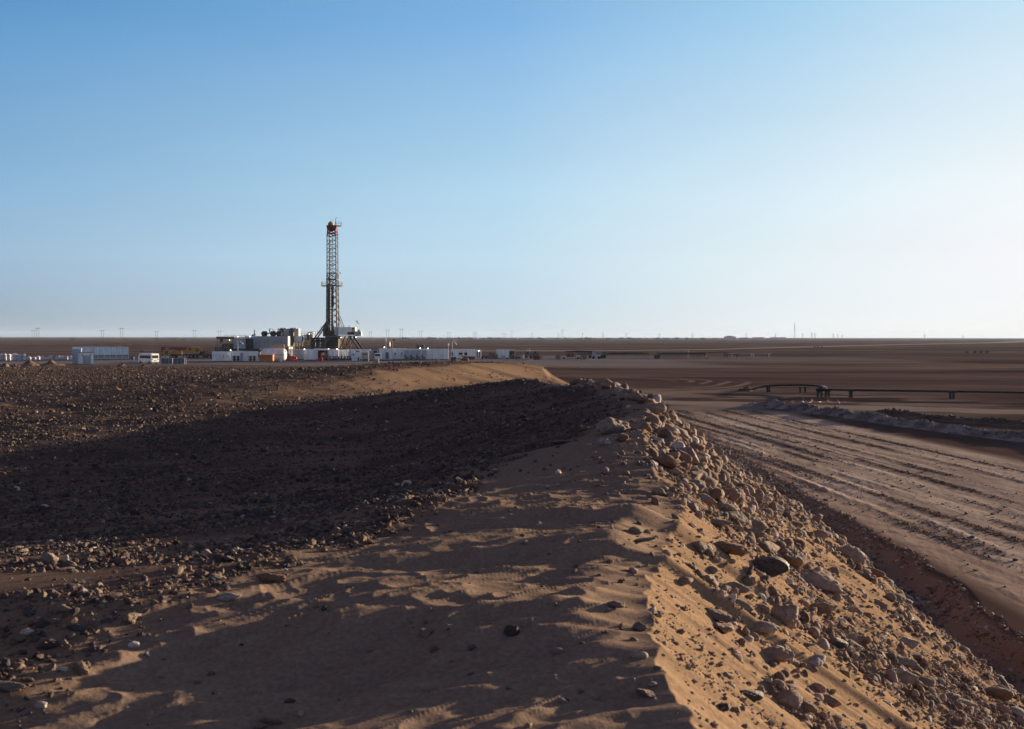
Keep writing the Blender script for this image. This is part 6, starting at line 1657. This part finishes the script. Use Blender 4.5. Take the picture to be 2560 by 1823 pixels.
def windrow(name, path, half, hgt, seed, colfn, label, dens, srange):
    """bank of loose rubble along a path on the ground: knobbly core with blocks lying on it, one mass"""
    P = np.array(path, float); seg = np.r_[0, np.cumsum(np.hypot(*np.diff(P, axis=0).T))]
    n = int(seg[-1] / .09); s = np.linspace(0, seg[-1], n); m = 34
    cxs = np.interp(s, seg, P[:, 0]); cys = np.interp(s, seg, P[:, 1])
    tx = np.gradient(cxs, s); ty = np.gradient(cys, s)
    U = np.linspace(-1, 1, m)
    hh = hgt * (1 + .35 * vn(s * .5, s * 0, seed)) * np.minimum(1, np.minimum(s / 3, (seg[-1] - s) / 3 + .02))
    X = cxs[:, None] + ty[:, None] * U[None] * half; Y = cys[:, None] - tx[:, None] * U[None] * half
    prof = (1 - np.abs(U)) ** .9
    k = .6 + .5 * (1 - np.abs(vn(X * 2.6, Y * 2.6, seed + 1))) ** 2 + .18 * vn(X * 6, Y * 6, seed + 2)
    Z = terrain(X, Y) + hh[:, None] * prof[None] * k - .03
    V = np.stack([X, Y, Z], -1).reshape(-1, 3); idx = np.arange(n * m).reshape(n, m)
    F = np.stack([idx[:-1, :-1], idx[1:, :-1], idx[1:, 1:], idx[:-1, 1:]], -1).reshape(-1, 4)
    rng = np.random.default_rng(seed)
    C = colfn(V[:, 0], V[:, 1])
    # blocks on top
    q = int(seg[-1] * dens); i = rng.integers(0, n, q); u = np.clip(rng.normal(0, .5, q), -1, 1)
    bx = cxs[i] + ty[i] * u * half; by = cys[i] - tx[i] * u * half; bz = terrain(bx, by) + hh[i] * (1 - np.abs(u)) * .85
    S = rng.uniform(*srange, q) * np.exp(rng.normal(0, .3, q)); M = euler_mats(q, rng, .6)
    Vs = [V]; Fs = [np.concatenate([F[:, [0, 1, 2]], F[:, [0, 2, 3]]])]; Cs = [C]; off = len(V)
    var = rng.integers(0, len(MID), q)
    for k_, (v, f) in enumerate(MID):
        j = np.nonzero(var == k_)[0]
        if not len(j): continue
        W = np.einsum('nij,vj->nvi', M[j], v) * S[j, None, None] + np.stack([bx, by, bz], 1)[j][:, None]
        Vs.append(W.reshape(-1, 3)); Fs.append((f[None] + (np.arange(len(j)) * len(v))[:, None, None]).reshape(-1, 3) + off)
        Cs.append(np.repeat(colfn(bx[j], by[j]) * rng.uniform(.8, 1.2, (len(j), 1)), len(v), 0)); off += len(j) * len(v)
    o = mesh_np(name, np.concatenate(Vs), np.concatenate(Fs), M_ROCK, np.concatenate(Cs))
    return tag(o, label, kind='stuff')
def white_c(x, y):
    f = np.clip(.5 + vn(x * 1.5, y * 1.5, 301), 0, 1)[:, None]
    return np.array([[.27, .235, .225]]) * f + np.array([[.155, .125, .115]]) * (1 - f)
def brown_c(x, y):
    f = np.clip(.5 + vn(x * 1.1, y * 1.1, 302), 0, 1)[:, None]
    return np.array([[.13, .085, .065]]) * f + np.array([[.085, .055, .045]]) * (1 - f)
windrow('rubble_bank', [(25.2, 104), (27.4, 96.5), (29.4, 89.5), (31.2, 79.5), (33.6, 71), (37.5, 61), (42, 50)], 1.3, .62, 31, white_c, 'bank of chalky white rubble along the far side of the dirt road', 26, (.06, .15))
windrow('dirt_bank', [(32.5, 93), (35, 87.5), (38, 82.5), (42, 77), (47, 70), (53, 63)], 1.6, .50, 37, brown_c, 'low brown earth bank behind the white rubble bank', 9, (.05, .13))

rt_ = random.Random(12)
for (px, py, lab) in [(1955, 1012, 'leftmost tangle of pinkish barrier tape beyond the white rubble bank'), (2022, 1007.5, 'middle strip of pinkish barrier tape on the ground'), (2084, 1010, 'rightmost pinkish barrier tape sagging from a stake')]:
    d = DG(py); m = MB(); x = -.9
    pts = []
    for k in range(9): pts.append((x + k * .28, rt_.uniform(-.3, .3), rt_.uniform(.03, .5 if k % 3 else .1)))
    m.tube(pts, .03, 4)
    pts2 = [(p[0] + .15, p[1] + .3, p[2] * .5 + .05) for p in pts[2:]]; m.tube(pts2, .025, 4)
    m.bar((pts[1][0], 0, 0), (pts[1][0] + .1, 0, .65), .025)
    one(m, 'barrier_tape', 'tape', lab, 'tape', (XP(px, d), d, 0))

# ------------------------------------------------------------------ far things
rf = random.Random(4)
def h_pole(px, pytop, d, lab, span=2.4, first=[None]):
    h = ZP(pytop, d)
    if first[0] is None:
        t = first[0] = thing('power_pole', lab, 'power pole', (XP(px, d), d, -.5), 0, 'twin-legged power poles')
        for s_ in (-span / 2, span / 2): MB().cyl((s_, 0, 0), (s_, 0, 10), .13, 6).build('pole', 'wood', t)
        MB().box(-span / 2 - 1.6, span / 2 + 1.6, -.08, .08, 9.65, 9.85).build('cross_arm', 'wood', t)
        t.scale = (1, 1, (h + .5) / 10); return t
    return dup(first[0], (XP(px, d), d, -.5), rf.uniform(-.4, .4), lab, (d / 1000 * .9 + .1, 1, (h + .5) / 10))
WHERE = ['above the loose bulk bags, shorter of a close pair', 'above the loose bulk bags, taller of a close pair', 'above the left part of the ribbed tank, short', 'above the right part of the ribbed tank, tall', 'above the crane boom tip', 'above the crane truck cab', 'just left of the dark open frame',
         'first to the right of the driller cabin', 'second to the right of the driller cabin', 'above the red flag, tall', 'above the four cabinet units', 'far behind the last container']
for (px, py, d), w in zip([(83.5, 827.5, 1050), (95, 821.5, 900), (256.5, 827, 1100), (304.5, 821.5, 950), (391.5, 830, 1500), (486, 827, 1200), (549, 828.5, 1300), (926, 830, 1900), (969, 825, 1700), (1003.5, 822.5, 1500), (1051, 829, 2200), (1122, 831, 2600)], WHERE):
    h_pole(px, py, d, 'twin-legged power pole on the horizon ' + w)
def lattice(px, pytop, d, lab, w, name='pylon', guy=False):
    h = ZP(pytop, d) + .5; t = thing(name, lab, 'pylon' if name == 'pylon' else 'radio mast', (XP(px, d), d, -.5))
    m = MB()
    r = max(.10, d * .00007)
    n = 8
    cs = lambda k, z: Vector(((w / 2 if k in (0, 3) else -w / 2) * (1 - .85 * z / h), (w / 2 if k < 2 else -w / 2) * (1 - .85 * z / h), z))
    for k in range(4): m.bar(cs(k, 0), cs(k, h), r)
    for j in range(n):
        for k in range(4): m.bar(cs(k, h * j / n), cs((k + 1) % 4, h * (j + 1) / n), r * .6)
    m.build('lattice', 'mid', t)
    if name == 'pylon':
        a = MB()
        for z, L in ((.72, w * .9), (.85, w * .75), (.97, w * .5)): a.bar((-L, 0, h * z), (L, 0, h * z), r * 1.1)
        a.build('cross_arm', 'mid', t)
    return t
for (px, py, d, w, lab) in [(1279, 825, 2600, 6, 'lattice pylon on the horizon above the open-bay container'), (1256, 832, 2900, 5, 'small lattice pylon left of the open-bay container pylon'), (1263, 832, 2900, 5, 'small lattice pylon nearest left of the open-bay container pylon'),
                            (1190, 830, 2700, 5, 'lattice pylon above the glazed end of the long cabin'), (1184, 829, 2700, 4, 'thin pylon just left of the one above the long cabin'), (1330, 832, 3200, 5, 'lattice pylon above the pale grey machine'),
                            (1406, 822, 2700, 6, 'tall lattice pylon above the dark square cage'), (1396, 832, 3300, 5, 'short pylon left of the tall one above the cage'), (1456, 832, 3000, 4, 'thin pylon above the flatbed trailer'),
                            (1507, 831, 3300, 5, 'pylon at the left end of the pipe racks'), (1565, 832, 3300, 4, 'thin pylon above the left pipe rack'), (1648, 833, 3500, 6, 'pylon between the two pipe racks'), (1731, 832, 3500, 6, 'pylon above the right pipe rack'),
                            (1865, 832, 3600, 5, 'pylon above the flat-roofed block on the horizon'), (1938, 833, 3600, 4, 'small pylon left of the guyed radio mast'), (2006, 832, 3300, 5, 'pylon just right of the tall radio mast'), (2029, 830, 3300, 6, 'pylon left of a pair right of the radio mast'),
                            (2037, 832, 3300, 6, 'pylon right of a pair right of the radio mast'), (2083, 833, 3600, 5, 'pylon fourth to the right of the radio mast'), (2094, 835, 3800, 4, 'faint pylon fifth to the right of the radio mast'), (2105, 836, 3800, 4, 'faint pylon sixth to the right of the radio mast'), (2311, 834, 3300, 5, 'lone pylon on the bare horizon at the right'), (2407, 837, 4000, 4, 'faint lone pylon near the right edge')]:
    lattice(px, py, d, lab, w)
t = lattice(1986, 805, 2900, 'tall thin radio mast rising from the horizon right of the flat-roofed block', 3.4, 'radio_mast')
for s_ in (-1, 1): MB().bar((0, 0, 40), (s_ * 12, 0, 0), .10).build('guy_wire', 'mid', t)
MB().lathe([(.3, 0), (1.2, .8), (1.2, 2), (.3, 2.8)], 10, c=(0, 0, 38)).build('drum', 'mid', t)

def tree_mesh(seed, w, h):
    rng = np.random.default_rng(seed); m = MB(); n = 260
    for _ in range(n):
        c = rng.normal(size=3); c /= np.linalg.norm(c); c *= rng.uniform(.35, 1) ** .5
        p = Vector((c[0] * w / 2, c[1] * w / 2, h * .58 + c[2] * h * .42 * (1 + .25 * math.sin(c[0] * 5 + seed))))
        a = Vector(rng.normal(size=3)) * .07 * w; b = Vector(rng.normal(size=3)) * .07 * w
        m.add([p, p + a, p + b], [(0, 1, 2)])
    return m
tree0 = []
def tree(px, d, w, h, lab, grp):
    """far bush or tree: trunk and crown, three kinds"""
    k = rf.randrange(3)
    while len(tree0) < 3:
        i = len(tree0); t = thing('desert_tree', lab, 'tree', (XP(px, d), d, -.2), 0, grp)
        tree_mesh(50 + i, 10, 6).build('crown', 'leaf', t); MB().cyl((0, 0, 0), (0, 0, 3), .3, 6, .15).bar((0, 0, 2), (1.5, .5, 3.6), .15).bar((0, 0, 1.8), (-1.4, -.4, 3.5), .15).build('trunk', 'bark', t)
        t.scale = (w / 10, w / 10, h / 6); tree0.append(t)
        if i == 0: ret = t
        px += 9; lab = lab + (' (taller twin)' if i == 0 else ''); 
        if i < 2: pass
    o = dup(tree0[k], (XP(px, d), d, -.2), rf.uniform(0, 6), lab, (w / 10, w / 10, h / 6)); o['group'] = grp
    return o
# one of each kind first, then the rest by copying
LEFT = [(62, 1900, 9, 3.2, 'dark round bush on the horizon left of the twin power poles'), (181, 1900, 11, 3.4, 'dark bush on the horizon above the left end of the ribbed tank'), (314, 1900, 10, 2.8, 'low dark bush right of the tall power pole above the ribbed tank'),
        (391, 2100, 10, 3, 'small bush at the foot of the power pole above the crane boom tip'), (427, 2100, 12, 3, 'low bush above the crane boom'), (438, 2000, 10, 3.5, 'darker bush above the crane boom, left of its twin'), (458, 2000, 11, 3, 'dark bush above the crane boom, right of its twin')]
for i, (px, d, w, h, lab) in enumerate(LEFT):
    if i < 3:
        t = thing('desert_tree', lab, 'tree', (XP(px, d), d, -.2), 0, 'bushes on the left horizon')
        tree_mesh(50 + i, 10, 6).build('crown', 'leaf', t); MB().cyl((0, 0, 0), (0, 0, 3), .3, 6, .15).bar((0, 0, 2), (1.5, .5, 3.6), .15).bar((0, 0, 1.8), (-1.4, -.4, 3.5), .15).build('trunk', 'bark', t)
        t.scale = (w / 10, w / 10, h / 6); tree0.append(t)
    else: tree(px, d, w, h, lab, 'bushes on the left horizon')
LAND = [(1060, 'the cabinet units'), (1110, 'the last container'), (1160, 'the long white cabin'), (1215, 'the tractor'), (1270, 'the open-bay container'), (1330, 'the grey machines'), (1395, 'the square cage'), (1440, 'the flatbed trailer'), (1495, 'the grey truck'), (1560, 'the left pipe rack'), (1640, 'the gap between the pipe racks'), (1720, 'the right pipe rack'), (1800, 'the pipe bundles'), (1960, 'the radio mast'), (2300, 'the lone pylon')]
def near_land(px): return min(LAND, key=lambda q: abs(q[0] - px))[1]
seen = {}
for k in range(58):
    px = rf.choice([rf.uniform(985, 1180), rf.uniform(1140, 1480), rf.uniform(1440, 1800)])
    d = rf.uniform(2500, 3400); w = rf.uniform(7, 17); h = rf.uniform(3.5, 6.5)
    nl = near_land(px); sz = 'broad' if w > 12 else 'small'; 
    o = tree(px, d, w, h, 'x', 'far belt of trees above ' + nl)
    seen.setdefault((sz, 'tall' if h > 5 else 'low', nl), []).append((px, o))
for (a_1, b_1, nl), q in seen.items():
    for i, (px, o) in enumerate(sorted(q, key=lambda v: v[0])):
        o['label'] = (ORD[i] + ' ' if len(q) > 1 else '') + '%s %s tree%s in the far belt above %s' % (a_1, b_1, ' from the left' if len(q) > 1 else '', nl)
def building(px, d, w, h, lab, mat='farlight', grp=None, dep=10):
    t = thing('building', lab, 'building', (XP(px, d), d, -.3), rf.uniform(-.15, .15), grp)
    MB().box(-w / 2, w / 2, 0, dep, 0, h).build('wall', mat, t); MB().box(-w / 2 - .3, w / 2 + .3, -.3, dep + .3, h + .003, h + .45).build('roof', mat, t)
    for k in range(max(1, int(w / 5))):
        x = -w / 2 + (k + .35) * w / max(1, int(w / 5)); MB().box(x, x + 1.4, -.06, -.003, 1.2, 2.8).build('window', 'dark', t)
    return t
hs = {}
for k in range(30):
    px = 1000 + k * 27 + rf.uniform(-9, 9); d = rf.uniform(2700, 3600); w = rf.uniform(8, 24); nl = near_land(px)
    hs.setdefault(('pale' if k % 3 else 'grey', nl), []).append(building(px, d, w, rf.uniform(2.6, 4.8), 'x', 'farlight' if k % 3 else 'far', 'low houses on the horizon'))
for (cl, nl), q in hs.items():
    for i, o in enumerate(q): o['label'] = (ORD[i] + ' ' if len(q) > 1 else '') + '%s low house%s on the horizon above %s' % (cl, ' from left' if len(q) > 1 else '', nl)
t = building(1825, 3800, 42, 9.5, 'largest flat-roofed grey block on the horizon, two steps high', 'far', None, 20)
MB().box(-12, 10, 2, 16, 9.96, 12.6).build('upper_floor', 'far', t)
building(1860, 3900, 34, 5.5, 'long low grey building just right of the largest block', 'far', None, 18)
building(1897, 3900, 42, 6.5, 'grey shed with a small raised middle, right of the largest block', 'far', None, 18)
building(1946, 3900, 58, 6.6, 'longest low grey building, left of the radio mast', 'far', None, 18)
for i, (px, py) in enumerate([(2417, 884), (2437, 883), (2452, 882.5), (2468, 882), (2036, 869), (2044, 869), (2054, 869.5), (333, 881), (355, 881)]):
    d = DG(py); lab = ['first dark shrub of four in a line on the plain at the far right', 'second dark shrub of four in a line on the plain at the far right', 'third dark shrub of four in a line on the plain at the far right', 'last dark shrub of four in a line on the plain at the far right',
           'left dot-like shrub of three beyond the pale track', 'middle dot-like shrub of three beyond the pale track', 'right dot-like shrub of three beyond the pale track', 'dark tuft on the plain above the left of the bus', 'dark tuft on the plain above the bus roof'][i]
    dup(tree0[i % 3], (XP(px, d), d, -.05), i, lab, (.16 if i < 7 else .07, .16, .2 if i < 7 else .1))['group'] = 'dark shrubs on the open plain'

# ------------------------------------------------------------------ the air
hz = MB().box(-11800, 11800, -11800, 11800, -3.5, 60)
m = bpy.data.materials.new('haze'); m.use_nodes = True
nt = m.node_tree
for n_ in list(nt.nodes): nt.nodes.remove(n_)
out_ = nt.nodes.new('ShaderNodeOutputMaterial'); vol = nt.nodes.new('ShaderNodeVolumePrincipled')
vol.inputs['Color'].default_value = (.62, .76, 1.0, 1); vol.inputs['Density'].default_value = 0.00005; vol.inputs['Anisotropy'].default_value = 0.1
nt.links.new(vol.outputs[0], out_.inputs['Volume'])
o = hz.build('haze', m); tag(o, kind='stuff')
